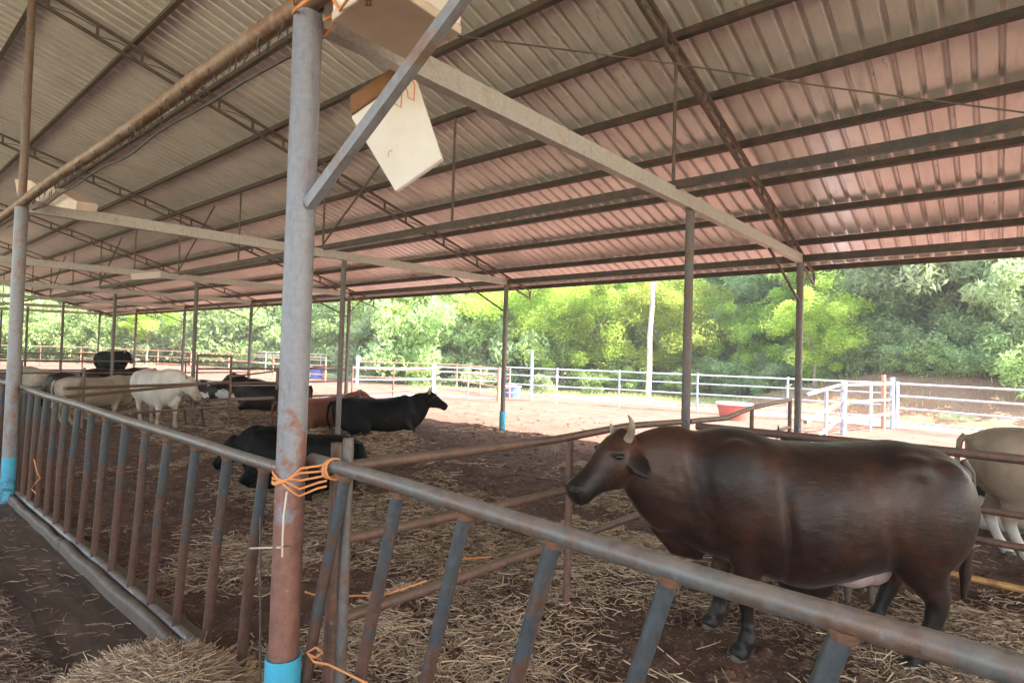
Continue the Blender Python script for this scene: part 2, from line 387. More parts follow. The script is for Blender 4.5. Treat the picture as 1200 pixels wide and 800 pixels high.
def lay(n, x0, x1, y0, y1, thr, lmin, lmax, w, lo=0., hi=1., seed=41, power=1.5):
    P = scatter(n, x0, x1, y0, y1, seed, thr, power)
    z = H(P[:, 0], P[:, 1])+rng.random(n)**2*.022+.002
    return np.column_stack([P, z]), rng.uniform(lmin, lmax, n), np.full(n, w)*rng.uniform(.8, 1.9, n), np.clip(rng.normal((lo+hi)/2+.06, .26, n), lo, hi)
parts = [lay(30000, -3.2, 1.6, 1.42, 4.6, -.02, .012, .09, .0013, 0, .75, power=1.4), lay(13000, -3.2, 1.4, 1.42, 4.8, .3, .03, .17, .0019, .3, 1, 47, 3), lay(3600, -3.2, 1.4, 1.42, 4.8, .2, .12, .26, .0022, .5, 1, 48, 2), lay(16000, -8, 3.2, 3.2, 7.5, .3, .03, .16, .0026, 0, .85, power=2.2), lay(12000, -9, -2.6, 1.42, 4.5, .35, .03, .15, .0024, 0, .75, 43, 2.2), lay(12000, -18, -5, 3.5, 9.0, .3, .05, .2, .004, 0, .75, power=2)]
A = [np.concatenate([q[i] for q in parts]) for i in range(4)]
straws('loose_straw', *A, MAT['straw'], kind='stuff', label='loose straw strewn over the dark bedding of the pens', cat='straw')
n = 5000; P = np.column_stack([rng.uniform(-7, -.2, n), rng.uniform(.1, .82, n)]); z = aisle_z(P[:, 0], P[:, 1])+.004+rng.random(n)**2*.02
straws('aisle_straw', np.column_stack([P, z]), rng.uniform(.04, .16, n), np.full(n, .002), np.clip(rng.normal(.4, .2, n), 0, 1), MAT['straw'], kind='stuff', label='scraps of straw on the aisle in front of the trough', cat='straw')
# straw scraps lying in the trough
n = 220; P = np.column_stack([rng.uniform(-9, -3.3, n), rng.uniform(.86, 1.2, n)]); z = .05+.05*(P[:, 1]-.83)/.385
straws('trough_scraps', np.column_stack([P, z]), rng.uniform(.03, .13, n), np.full(n, .0016), np.clip(rng.normal(.45, .2, n), 0, 1), MAT['straw'], kind='stuff', label='a few straw scraps lying in the dark feed trough', cat='straw', tilt=.03)
# trampled clods of dung and mud
def clods(name, n, x0, x1, y0, y1, r0, r1, mat, **k):
    x = rng.uniform(x0, x1, n); y = rng.uniform(y0, y1, n); kk = fbm(x, y, 71, 3, 1.3) > -.1; x, y = x[kk], y[kk]; n = len(x)
    r = r0+(r1-r0)*rng.random(n)**3; z = H(x, y); ring = 7; V = []; 
    base = np.stack([x, y, z], 1)
    for lev, (rr_, hh) in enumerate(((1.0, -.15), (.85, .28), (.45, .5))):
        for q in range(ring):
            a = 2*np.pi*q/ring+lev*.4; jit = rng.uniform(.7, 1.3, n)*r*rr_
            V.append(base+np.stack([np.cos(a)*jit, np.sin(a)*jit, hh*r*rng.uniform(.7, 1.3, n)], 1))
    V.append(base+np.stack([0*r, 0*r, .58*r], 1)); m_ = len(V); V = np.stack(V, 1).reshape(-1, 3); b = np.arange(n)[:, None]*m_; F = []
    for lev in (0, 1):
        for q in range(ring): q2 = (q+1) % ring; F.append(np.concatenate([b+lev*ring+q, b+lev*ring+q2, b+(lev+1)*ring+q2, b+(lev+1)*ring+q], 1))
    for q in range(0, ring-1, 2): F.append(np.concatenate([b+2*ring+q, b+2*ring+q+1, b+2*ring+(q+2) % ring, b+3*ring], 1))
    return fast_mesh(name, V, np.stack(F, 1).reshape(-1, 4), mat, smooth=True, kind='stuff', **k)
clods('dung_clods', 2600, -9, 3, 1.5, 8.8, .012, .06, MAT['bedding'], label='dark trampled clods of dung and mud on the pen floor', cat='mud')
clods('yard_clods', 2400, -20, 3, 8.9, 12.5, .015, .07, MAT['yard'], label='reddish clods of soil on the sunlit yard', cat='soil')
# hay heap in front of the fence
hc = (-2.72, 1.0)
def heap(x, y): 
    r = np.hypot((x-hc[0])/.85, (y-hc[1])/.46); return .31*np.clip(1-r**1.7, 0, None)
hx = np.linspace(-4.0, -1.5, 70); hy = np.linspace(.4, 1.5, 40)
hp = empty('hay_pile', 'heap of cut pale hay on the aisle at the near end of the trough', 'hay')
o = grid('hay_core', hx, hy, lambda X, Y: heap(X, Y)-.03+fbm(X, Y, 77, 3, 6)*.03, MAT['aisle']); o.parent = hp
n = 15000; a = rng.random(n)*2*np.pi; r = np.sqrt(rng.random(n))*1.12; x = hc[0]+.85*r*np.cos(a); y = hc[1]+.46*r*np.sin(a)
ok = y < 1.6; x = x[ok]; y = y[ok]; n = len(x)
z = heap(x, y)+rng.random(n)*.035+.0
straws('hay_strands', np.column_stack([x, y, z]), rng.uniform(.05, .22, n), np.full(n, .0019)*rng.uniform(.6, 1.3, n), np.clip(rng.normal(.62, .22, n), .1, 1), MAT['straw'], parent=hp, tilt=.2, kind='stuff')
# ------------------------------------------------------------------ cattle shed
def roof_z(y): return 3.385+.275*(9-y)
def chord_z(y): return 3.29+.275*(9-y)
YE, YT = 9.72, -1.6
shed = empty('cattle_shed', 'long open cattle shed with corrugated metal roof on pipe columns', 'shed')
# corrugated sheets
prof = []
for i in range(4):
    x = i*.175; prof += [(x, 0), (x+.112, 0), (x+.128, .034), (x+.152, .034), (x+.168, 0)]
prof += [(.712, 0)]
prof = prof
ys = np.linspace(YT, YE, 9); V = []; q = len(prof); sl = math.atan(.275)
for side in (0, 1):
    for y in ys:
        for (x, h) in prof: V.append((x, y+h*math.sin(sl), roof_z(y)+h*math.cos(sl)+side*.0015))
n_ = len(ys); F = [(i*q+j, i*q+j+1, (i+1)*q+j+1, (i+1)*q+j) for i in range(n_-1) for j in range(q-1)]
off = n_*q; F += [(off+i*q+j+1, off+i*q+j, off+(i+1)*q+j, off+(i+1)*q+j+1) for i in range(n_-1) for j in range(q-1)]
F += [(j, off+j, off+j+1, j+1) for j in range(q-1)] + [((n_-1)*q+j+1, off+(n_-1)*q+j+1, off+(n_-1)*q+j, (n_-1)*q+j) for j in range(q-1)]
first = mesh_obj('roof_sheet', V, F, MAT['roof'], shed); me = first.data
x0 = -36.2; first.location = (x0, 0, 0)
for i in range(1, 66):
    o = share('roof_sheet', me, shed); o.location = (x0+i*.7, 0, .0022*(i % 2))
XR = x0+66*.7
for i in range(66):                                        # added short back slope, out of view, to cut sky light over the alley
    o = share('roof_sheet', me, shed); o.scale = (1, .36, .36)
    o.rotation_euler = (0, 0, math.pi); o.location = (x0+(i+1)*.7, YT*1.36, roof_z(YT)*.64+.0022*(i % 2))
# purlins
PY = [9.58, 8.71, 7.89, 7.1, 6.3, 5.47, 4.65, 3.85, 3.0, 2.15, 1.3, .45, -.4, -1.25]
mb = MB(); mb.beam((x0+.02, 0, 0), (XR-.02, 0, 0), .045, .08); pur = mb.build('purlin', MAT['dark_steel'], shed, smooth=False)
pur.location = (0, PY[0], roof_z(PY[0])-.055)
for y in PY[1:]:
    o = share('purlin', pur.data, shed); o.location = (0, y, roof_z(y)-.055); o.rotation_euler = (R(-15.4), 0, 0)
# trusses
YTR = -1.4
def chord(y, lo=0): return Vector((0, y, chord_z(y)-.03-.15*lo))
TR = [XA-S*n for n in range(-2, 7)]
mb = MB(); mb.beam(chord(YTR), chord(9.55), .032, .034); top_me = mb.build('chord', MAT['truss'], shed, smooth=False)
mb = MB(); mb.beam(chord(YTR, 1), chord(8.82, 1), .032, .034); mb.beam(chord(9.6, .0), chord(9.6, 1.1), .03, .03); mb.beam(chord(8.82, 1), chord(9.6, 1.1), .03, .03)
bot_me = mb.build('chord', MAT['truss'], shed, smooth=False)
mb = MB(); mb.beam((0, 0, -.075), (0, .0, .055), .028, .028); mb.tube([(0, 0, -.07), (0, .2, .0-.055), (0, .42, -.095)], .006, 5)
web_me = mb.build('web_strut', MAT['truss'], shed, smooth=False)
bpy.data.objects.remove(top_me.copy()) if False else None
tm, bm_, wm = top_me.data, bot_me.data, web_me.data
for o in (top_me, bot_me, web_me): bpy.data.objects.remove(o)
for i, x in enumerate(TR):
    t = bpy.data.objects.new('truss', None); COL.objects.link(t); t.parent = shed; t.location = (x, 0, 0); t.empty_display_size = .2
    share('top_chord', tm, t); share('bottom_chord', bm_, t)
    for k in range(24):
        y = YTR+.1+k*.44; o = share('web_strut', wm, t); o.location = (0, y, chord_z(y)-.03-.06)
# row beams
def seg(name, a, b, w, h, mat, **k):
    mb = MB(); mb.beam(a, b, w, h); return mb.build(name, mat, shed, smooth=False, **k)
def bow(name, pts, r, mat, parent, n=10, **k):
    mb = MB(); mb.tube(pts, r, n); return mb.build(name, mat, parent, **k)
bow('row_beam', [(x, YA, 3.135+.012*math.sin(x*1.7)) for x in np.linspace(-36, 9, 60)], .043, MAT['orange_beam'], shed, n=12, label='ochre dusty round beam running along the near column row')
seg('row_beam', (x0+.1, YM-.37, 3.21), (XR-.1, YM-.37, 3.23), .045, .07, MAT['dark_steel'], label='dark box beam along the middle of the shed')
seg('row_beam', (x0+.1, YB, 3.2), (XR-.1, YB, 3.2), .05, .1, MAT['dark_steel'], label='dark box beam along the outer column row')
mb = MB(); g_ = random.Random(5)
for k in range(120):                                       # grimy strands and cobweb scraps under the near beam
    x = g_.uniform(-7.5, -2.3); L = g_.uniform(.01, .07); y = YA+g_.uniform(-.04, .045)
    mb.tube([(x, y, 3.105), (x+g_.uniform(-.02, .02), y, 3.10-L*.6), (x+g_.uniform(-.03, .03), y, 3.10-L)], [.004, .003, .0015], 4)
mb.build('dust_strands', MAT['dark_steel'], shed, kind='stuff')
mb = MB(); mb.tube([(x, YA+.09+.01*math.sin(x*5), 3.06+.012*math.sin(x*3)) for x in np.linspace(-9, -2.2, 30)], .009, 6); mb.build('cable_conduit', MAT['dark_steel'], shed)
# transverse ties, columns
colm = {}
mb = MB(); mb.tube([(0, 0, 0), (0, 0, 3.08)], .057, 24); c = mb.build('column', MAT['column'], shed); colm['A'] = c.data; bpy.data.objects.remove(c)
colm['A2'] = colm['A'].copy(); colm['A2'].materials.clear(); colm['A2'].materials.append(MAT['column2'])
mb = MB(); mb.tube([(0, 0, 0), (0, 0, 3.05)], .048, 16); c = mb.build('column', MAT['grey_steel'], shed); colm['B'] = c.data; bpy.data.objects.remove(c)
mb = MB(); mb.tube([(0, 0, 0), (0, 0, 2.98)], .04, 14); c = mb.build('column', MAT['grey_steel'], shed); colm['M'] = c.data; bpy.data.objects.remove(c)
mb = MB(); mb.tube([(0, 0, 0), (0, 0, 1.0)], .036, 12); c = mb.build('upper_post', MAT['post_up'], shed); colm['U'] = c.data; bpy.data.objects.remove(c)
mb = MB(); mb.tube([(0, 0, 0), (0, 0, .5), ], .069, 24, caps=False); mb.tube([(0, 0, .5), (0, 0, .495)], [.069, .058], 24, caps=False); c = mb.build('pipe_sleeve', MAT['sleeve'], shed); colm['S'] = c.data; bpy.data.objects.remove(c)
mb = MB(); mb.tube([(0, 0, 0), (0, 0, roof_z(YM-.37)-3.3)], .016, 8); c = mb.build('hanger', MAT['truss'], shed); colm['H'] = c.data; bpy.data.objects.remove(c)
for i, x in enumerate(TR):
    n = i-2
    for key, y, z in (('A', YA, .0), ('M', YM, .1), ('B', YB, .15)):
        lab = None
        if key == 'A' and n == 0: lab = 'near thick grey column with rust brown lower half and turquoise sleeve'
        c = share('column', colm[key], shed, label=lab); c.location = (x, y, z)
        if key == 'A' and n != 0: c.data = colm['A2']
        if key == 'A':
            s = share('pipe_sleeve', colm['S'], c); s.location = (0, 0, 0 if n == 0 else .03); s.scale = (1, 1, 1) if n == 0 else (.86, .86, 1)
            u = share('upper_post', colm['U'], shed); u.location = (x, y, 3.17); u.scale = (1, 1, (roof_z(y)-3.2))
        if key == 'B':
            s = share('pipe_sleeve', colm['S'], c); s.location = (0, 0, .0); s.scale = (.95, .95, .86)
    seg('tie_beam', (x, YA+.05, 3.1), (x, YB-.03, 3.2), .07, .12, MAT['tie'])
    seg('knee_brace', (x, YB-.05, 2.6), (x, YB-1.45, 3.12), .028, .028, MAT['dark_steel'])
    # strut from column up to the truss
    if n == 0:
        s0 = on(0, -2.11, 362, 240); s1 = on(0, -1.52, 500, 54); s2 = s0+(s1-s0)*((roof_z(2.8)-.15-s0.z)/(s1.z-s0.z)); mb = MB(); mb.beam(s0, s2, .04, .043); mb.build('strut', MAT['column2'], shed, smooth=False)
    for dx in (0, 2.75):
        hxx = x-dx+ (.0); h = share('hanger', colm['H'], shed); h.location = (hxx, YM-.37, 3.26)
for n, (a, b) in enumerate([(-11.6, -10.2), (-17.2, -15.9), (-6.9, -7.67+3.0)]):
    pass
for xx in (-13.17, -18.67, -24.17, -7.67):
    mb = MB(); mb.tube([(xx, YM-.37, 3.27), (xx+1.55, YM-.33, 4.42)], .016, 6); mb.build('web_diagonal', MAT['truss'], shed)
for xx in (XA-2*S, XA-3*S, XA-5*S):
    mb = MB(); mb.tube([(xx, YB, 2.7), (xx+.75, YB, 3.14)], .014, 6); mb.build('knee_brace', MAT['dark_steel'], shed)
# end rake trim
mb = MB(); mb.beam((x0-.01, YT, roof_z(YT)-.06), (x0-.01, YE, roof_z(YE)-.06), .04, .1); mb.build('gable_trim', MAT['dark_steel'], shed, smooth=False)
# ------------------------------------------------------------------ wire, foam boxes, ropes
def rope(name, pts, r, mat, label, cat='rope', parent=None, n=6):
    mb = MB(); mb.tube(pts, r, n); o = mb.build(name, mat, parent); 
    if parent is None: o['label'] = label; o['category'] = cat
    return o
p1 = on(2, 3.23, 395, 18); p2 = on(2, 3.24, 541, 43); p3 = on(0, XA+.4, 790, 75); p3 = on(1, 3.2, 790, 75); p4 = on(1, 3.6, 1200, 132); p5 = p4+(p4-p3)*1.5
rope('cable', [p1, p2, p3, (p3+p4)/2+Vector((0, 0, -.01)), p4, p5], .0045, MAT['truss'], 'thin rusty cable strung under the roof from the near column to the right', 'cable')
def solid(name, poly_top, thick, mat, parent=None, **k):       # closed slab from a polygon and an offset vector
    n = len(poly_top); th = Vector(thick); vs = [Vector(p) for p in poly_top]+[Vector(p)+th for p in poly_top]
    fs = [tuple(range(n)), tuple(range(2*n-1, n-1, -1))]+[(i, i+n, (i+1) % n+n, (i+1) % n) for i in range(n)]
    o = mesh_obj(name, vs, fs, mat, parent, **k)
    b = o.modifiers.new('b', 'BEVEL'); b.width = .006; b.segments = 2; return o
fb = empty('foam_box', 'beige and white foam box resting on the beams beside the near column top', 'box')
q = [on(2, 2.99, *p) for p in [(388, 25), (478, 72), (541, 41), (448, -22)]]
solid('base_slab', q, (0, 0, .035), MAT['foam_beige'], fb)
cq = sum((v for v in q), Vector())/4
solid('box_wall', [cq+(v-cq)*.985+Vector((0, 0, .037)) for v in q], (0, 0, .3), MAT['foam'], fb)
for (x1, y1, x2, y2) in [(430, 1, 430, 7), (434, 1, 434, 7), (428, 1, 436, 1), (428, 7, 436, 7)]:
    mb = MB(); mb.beam(on(2, 2.9885, x1, y1), on(2, 2.9885, x2, y2), .004, .002); mb.build('red_mark', MAT['board_rust'], fb, smooth=False)
# dangling board
hb = empty('foam_board', 'white foam board dangling from the white tie beam on orange twine', 'board')
hd = ray(478, 95); hd2 = Vector((hd.x, hd.y, 0)).normalized(); anchor = on(0, XA, 478, 85); base_t = (anchor-CAM).dot(hd2)
def onp(x, y, t): d = ray(x, y); return CAM+d*(t/d.dot(hd2))
bq = [onp(x, y, t) for x, y, t in [(411, 137, base_t+.12), (470, 95, base_t+.02), (487, 93, base_t+.0), (518, 186, base_t-.05), (463, 224, base_t+.02)]]
nv = (bq[3]-bq[0]).cross(bq[4]-bq[0]).normalized(); nv = nv if nv.dot(hd2) > 0 else -nv
solid('board_face', bq, nv*.035, MAT['foam'], hb)
mb = MB(); mb.tube([onp(x, y, base_t-.03) for x, y in [(455, 184), (455, 179), (457, 177), (460, 176)]], .002, 5); mb.build('crack', MAT['horn'], hb)
eq = [onp(x, y, t) for x, y, t in [(410, 112, base_t+.16), (458, 80, base_t+.06), (472, 92, base_t+.055), (411, 134, base_t+.13)]]
solid('board_flap', eq, nv*.02, MAT['board_rust'], hb)
for k, (x, y) in enumerate([(466, 120), (481, 112)]):
    pts = [onp(x-5+2*math.sin(t*2), y+t*10-8, base_t-.035) for t in np.linspace(0, 1, 4)]+[onp(x+4, y+6, base_t-.035), onp(x+5, y-12, base_t-.03), anchor+Vector((0, 0, .0))]
    mb = MB(); mb.tube(pts, .0035, 6); mb.build('twine_loop', MAT['rope'], hb)
# left foam on column 2 beam
fl = empty('foam_lump', 'broken pale foam block wedged behind the ochre beam at the left column', 'foam block')
yy = YA+.14
q = [on(1, yy, *p) for p in [(17, 210), (35, 211), (52, 222), (62, 220), (90, 236), (88, 246), (60, 241), (20, 228)]]
solid('foam_piece', q, (0, .16, .01), MAT['foam_beige'], fl)
q = [on(0, XA-2*S, *p) for p in [(152, 321), (187, 318), (187, 326), (154, 328)]]
o = solid('foam_strip', [v+Vector((.06, 0, 0)) for v in q], (-.05, 0, 0), MAT['foam'], None, label='small white foam strip on the third tie beam far left', cat='foam strip')
# clump of twine at column head
kn = []
for t in np.linspace(0, 4*math.pi, 40): kn.append((XA+.04+.075*math.cos(t)+.02*math.sin(3*t), YA+.075*math.sin(t), 3.02+.012*t+.02*math.sin(2.3*t)))
rope('twine_knot', kn, .006, MAT['rope'], 'orange twine wound round the top of the near column')
tp = on(1, YA-.02, 398, 12); rope('twine_end', [kn[-1], tp, on(1, YA-.05, 407, 0), on(1, YA-.1, 412, -12)], .006, MAT['rope'], 'loose twine running from the near column top to the foam box')
# ------------------------------------------------------------------ feed fence
YF = 1.3; ZR = 1.215; RR = .028
def feed_fence(label, x0, x1, bars, lean, zr=ZR, zb=.14, group=None):
    t = empty('feed_fence', label, 'fence', (x0, YF, 0))
    def add(name, pts, r, mat, n=14):
        mb = MB(); mb.tube([Vector(p)-Vector((x0, YF, 0)) for p in pts], r, n); return mb.build(name, mat, t)
    N = max(3, int((x1-x0)/.5))
    add('rail', [(x, YF+.004*math.sin(x*2.1), zr(x)+.004*math.sin(x*3)) for x in np.linspace(x0, x1, N)], RR, MAT['rail'], 18)
    add('bottom_rail', [(x, YF, zb) for x in np.linspace(x0, x1, N)], .03, MAT['rail'], 12)
    for b in bars:
        j = random.uniform(-.012, .012); j2 = random.uniform(-.01, .01)
        add('weld', [(b+.002, YF, zr(b)-RR*.55), (b, YF, zr(b)-RR-.012)], [.036, .025], MAT['weld'], 12)
        bar = add('bar', [(b, YF, zr(b)-RR*.7), (b-lean*.52+j, YF+j2, (zr(b)+zb)/2), (b-lean+j, YF, zb)], (.0228 if lean > .2 else .024)*random.uniform(.95, 1.05), MAT['bar'], 12)
    return t
lt = [-2.56, -2.94, -3.33, -3.73, -4.1, -4.48, -4.89, -5.27, -5.64, -6.01, -6.35, -6.69, -7.03, -7.33, -7.62]
zl = lambda x: 1.19+(.04/5.5)*(-2.4-x)
feed_fence('slanted bar feed fence section left of the near column', -7.62-.25, -2.24, lt, .16, zl)
feed_fence('far slanted bar feed fence section beyond the left column', -13.3, -7.9, [-8.02-.37*i for i in range(14)], .16, lambda x: 1.235)
feed_fence('slanted bar feed fence section right of the near column', -2.17, 3.6, [-1.92, -1.6, -1.27, -.93, -.59, -.23, .13, .5, .87, 1.24, 1.6], .29, lambda x: 1.262-.02*(x+2.1) if x < 1 else 1.2)
for k in range(2):
    feed_fence(['distant feed fence section third from the near column', 'farthest feed fence section at the end of the trough'][k], -13.35-5.5*(k+1), -13.4-5.5*k, [-13.6-5.5*k-.37*i for i in range(14)], .16, lambda x: 1.235)
# orange rope round the near column and rail
t = empty('orange_rope', 'bright orange rope lashing the fence rails to the near column', 'rope', (XA, YA, 1.2))
for k in range(5):
    pts = []; z0 = -.055+.03*k; z1 = .04-.022*k
    for s in np.linspace(0, 1, 14):
        a = math.pi*(.98+1.04*s); rx = .066; pts.append((rx*math.cos(a)+.0, .066*math.sin(a), z0*(1-s)+z1*s+.012*math.sin(s*7+k)))
    pts = [(-.115, .06, z0*.6)]+pts+[(.12, .05, z1+.02), (.15, .07, z1+.03)]
    mb = MB(); mb.tube(pts, .0045, 6); mb.build('strand', MAT['rope'], t)
for sx, xc in ((-1, -.115), (1, .16)):
    for k in range(4):
        mb = MB(); mb.tube([(xc+.009*(k-1.5)+.008*math.sin(a+k), .09+.040*math.cos(a), (.0 if sx < 0 else .05)+.040*math.sin(a)) for a in np.linspace(0, 2*math.pi, 13)], .0045, 6); mb.build('strand', MAT['rope'], t)
mb = MB(); mb.tube([(.085, -.06, -.03), (.095, -.075, -.12), (.085, -.07, -.2), (.07, -.06, -.28)], .004, 6); mb.build('strand', MAT['rope_pale'], t)
rope('hanging_twine', [on(1, YF-.05, *p) for p in [(40, 538), (43, 552), (47, 560), (41, 566), (37, 572), (42, 578)]], .005, MAT['rope'], 'orange twine scrap knotted on the far feed fence bars near the left column')
rope('twine_loop', [on(1, YF-.03, *p) for p in [(362, 766), (370, 770), (378, 764), (370, 758), (360, 764), (368, 775), (385, 778), (410, 790), (430, 800)]], .0045, MAT['rope'], 'orange twine tied low on the bar just right of the near column')
rope('slack_twine', [on(1, 1.42, 358, 693), on(1, 1.5, 366, 696), on(1, 1.6, 400, 698), on(1, 1.75, 450, 697), on(1, 1.9, 500, 680)], .0045, MAT['rope'], 'orange twine stretched from the short post across the pen straw')
rope('white_twine', [on(1, YF-.03, 293, 642), on(1, YA-.07, 330, 641), on(1, YF+.02, 362, 640), on(1, YF+.02, 372, 637)], .004, MAT['rope_pale'], 'pale twine tied round near column at knee height')
rope('guide_wire', [on(1, YF-.05, 305, 605), on(1, YF-.05, 305, 700), on(1, YF-.05, 305, 815)], .005, MAT['truss'], 'thin vertical wire hanging left of the near column', 'wire')
tw = [G(540, 612, .6), G(532, 640, .5), G(528, 660, .45), G(540, 672, .4), G(536, 655, .45), G(575, 652, .42)]
rope('tangled_twine', tw, .005, MAT['rope'], 'orange twine hanging from the middle divider rail over the straw')
# ------------------------------------------------------------------ pen dividers (pipe panels)
def panel(name, label, cat, rails, posts, mat_r, mat_p=None, group=None):
    """rails: list of (points, radius); posts: list of (x, y, z0, z1, radius[, material])"""
    o0 = Vector((posts[0][0], posts[0][1], 0)) if posts else Vector(rails[0][0][0])
    t = empty(name, label, cat, o0, 0, group)
    for pts, r in rails:
        mb = MB(); mb.tube([Vector(p)-o0 for p in pts], r, 10); mb.build('rail', mat_r, t)
    for p in posts:
        mb = MB(); mb.tube([Vector((p[0], p[1], p[2]))-o0, Vector((p[0], p[1], p[3]))-o0], p[4], 12); mb.build('post', p[5] if len(p) > 5 else (mat_p or mat_r), t)
    return t
XD = XA+.0
panel('divider_fence', 'bent pipe divider running from the near column to the middle column', 'fence',
      [([on(0, XD, 385, 548), on(0, XD, 400, 547), on(0, XD, 520, 532), on(0, XD, 650, 515), on(0, XD, 735, 499), (XD, 4.9, 1.17)], .026),
       ([(XD, 1.4, .9), on(0, XD, 530, 604), on(0, XD, 660, 575), (XD, 4.9, .83)], .024), ([(XD, 1.4, .56), on(0, XD, 640, 641), (XD, 4.9, .47)], .026)],
      [(XD, 1.42, .05, 1.32, .026), (XD, 3.19, .05, 1.16, .024)], MAT['dark_rail'])
panel('divider_gate', 'brown pipe gate with a bent top rail between middle and outer columns', 'gate',
      [([(XD, 5.1, 1.16), on(0, XD, 825, 492), on(0, XD, 850, 490), on(0, XD, 880, 478), on(0, XD, 926, 468)], .026), ([(XD, 5.1, .82), (XD, 8.45, .86)], .022), ([(XD, 5.1, .5), (XD, 8.45, .52)], .022)],
      [(XD, 6.85, .15, 1.2, .024), (XD, 8.42, .15, 1.24, .026)], MAT['dark_rail'])
panel('short_post', 'short rusty pipe stub standing just behind the near column', 'post', [], [(XA+.14, YF+.08, .0, 1.36, .022), (XA+.19, YF+.05, .0, 1.2, .02)], MAT['rail'])
panel('cross_fence', 'four rail pipe fence behind the big brown cow at the right', 'fence',
      [([(-2.05, 4.98, 1.14), (-.2, 5.0, 1.147), (.6, 5.0, 1.135), (3.2, 5, 1.13)], .032), ([(-2.05, 4.98, .79), (3.2, 5, .78)], .024), ([(-2.05, 4.98, .6), (3.2, 5, .56)], .024)],
      [(1.6, 5.03, .1, 1.16, .026)], MAT['dark_rail'])
panel('yellow_pole', 'dull yellow rail low behind the big brown cow', 'rail', [([(-.9, 5.0, .325), (.1, 4.98, .32), (2.6, 4.97, .3)], .022)], [], MAT['yellow_rail'])
# leaning gate panels among the pale cows at left
def skew(label, pb, pt, x_other, rail_ys, ends, mat=MAT['dark_rail'], r=.022, zg=.2, cat='gate', top=None):
    P0 = G(pb[0], pb[1], zg); return P0
P0 = G(268, 495); dirv = Vector((ray(525, 425).x, ray(525, 425).y, 0)).normalized()
def along(P, d, px):                                      # point on the line P + s d seen at photo column px
    n = ray(px, 300).cross(ray(px, 500)); s = -(P-CAM).dot(n)/d.dot(n); return P+d*s
def railto(P, d, pxa, ya, pxb, yb):
    a = along(P, d, pxa); b = along(P, d, pxb)
    def z(v, px, y):
        rd = ray(px, y); tt = math.hypot(v.x, v.y)/math.hypot(rd.x, rd.y); return CAMH+rd.z*tt
    return [(a.x, a.y, z(a, pxa, ya)), (b.x, b.y, z(b, pxb, yb))]
P0b = P0+Vector((0, 0, 0))
panel('pipe_gate', 'tall narrow brown pipe gate frame right of the white cow', 'gate',
      [([(P0.x, P0.y, 1.52), (P0.x-1.0, P0.y-.75+.5, 1.52)], .022), (railto(P0, dirv, 71, 455, 250, 449), .022), (railto(P0, dirv, 71, 465, 266, 447), .022), (railto(P0, dirv, 150, 484, 268, 476), .02)],
      [(P0.x, P0.y, .15, 1.54, .024), (P0.x-1.0, P0.y-.25, .15, 1.54, .022)], MAT['dark_rail'])
P1 = G(325, 482); d1 = (P1-P0).normalized()
panel('divider_fence', 'low brown pipe fence between the gate frame and the near column', 'fence',
      [(railto(P0, d1, 268, 441, 345, 432), .02), (railto(P0, d1, 268, 452, 345, 451), .02), (railto(P0, d1, 266, 469, 345, 466), .02)],
      [(P1.x, P1.y, .15, 1.16, .024)], MAT['dark_rail'])
P2 = G(428, 476)
panel('divider_fence', 'thin dark rails behind the lying red cow', 'fence', [(railto(P1, (P2-P1).normalized(), 345, 466, 480, 457), .018), (railto(P1, (P2-P1).normalized(), 345, 432, 400, 428), .018)], [], MAT['dark_rail'])
# rough stick frame by the white cow
mb = MB(); a = G(238, 505, .25)
t = empty('stick_rack', 'broken stick rack leaning in front of the white cow head', 'rack', (a.x, a.y, .2))
for (x1, y1, x2, y2, z1, z2) in [(222, 462, 262, 497, .75, .25), (218, 470, 252, 476, .6, .55), (216, 478, 218, 496, .5, .15), (236, 478, 238, 496, .5, .15)]:
    mb = MB(); b1 = G(x1, y1, z1); b2 = G(x2, y2, z2)
    mb.tube([b1-Vector((a.x, a.y, .2)), b2-Vector((a.x, a.y, .2))], .018, 7); mb.build('stick', MAT['rail'], t)
for k, (n, lab) in enumerate([(2, 'dark pipe divider across the pen behind the cream cow'), (3, 'dark pipe divider under the fourth truss'), (5, 'farthest dark pipe divider under the shed end')]):
    x = XA-S*n; panel('divider_fence', lab, 'fence', [([(x, YA+.15 if k else 5.1, z), (x, YB-.06, z)], .022) for z in (.55, .9, 1.22)], [(x, y, .1, 1.24, .022) for y in (3.1, 6.9)], MAT['dark_rail'])
# ------------------------------------------------------------------ yard fences
def yard_fence(label, pts, heights, r, mat, pr=.03, pmat=None, spacing=None, z0=.1, top=.05, name='yard_fence', extra=()):
    rails = []
    for h in heights: rails.append(([(p[0], p[1], z0+h) for p in pts], r))
    posts = []
    for a, b in zip(pts[:-1], pts[1:]):
        L = math.hypot(b[0]-a[0], b[1]-a[1]); n = max(1, round(L/spacing))
        for i in range(n): posts.append((a[0]+(b[0]-a[0])*i/n, a[1]+(b[1]-a[1])*i/n, z0-.2, z0+heights[-1]+top, pr))
    posts.append((pts[-1][0], pts[-1][1], z0-.2, z0+heights[-1]+top, pr))
    return panel(name, label, 'fence', rails, posts+list(extra), mat, pmat)
A1 = G(652, 473); A2 = G(725, 477); A3 = G(1046, 501); A4 = Vector((4.2, 15.0, .2)); A0 = G(590, 468)
yard_fence('long pale four rail fence along the far side of the sunlit yard', [(A0.x, A0.y), (A1.x, A1.y), (A2.x, A2.y), (A3.x, A3.y)], [.35, .65, .95, 1.2], .022, MAT['yard_rail'], spacing=2.1, extra=[(-11.92, 15.12, 0, 1.92, .05, MAT['blue_post'])])
yard_fence('pale four rail fence running off to the right edge behind the cows', [(A3.x+.1, A3.y-.04), (A4.x, A4.y), (9, 12.8)], [.28, .6, .9, 1.2], .024, MAT['yard_rail'], spacing=4.4)
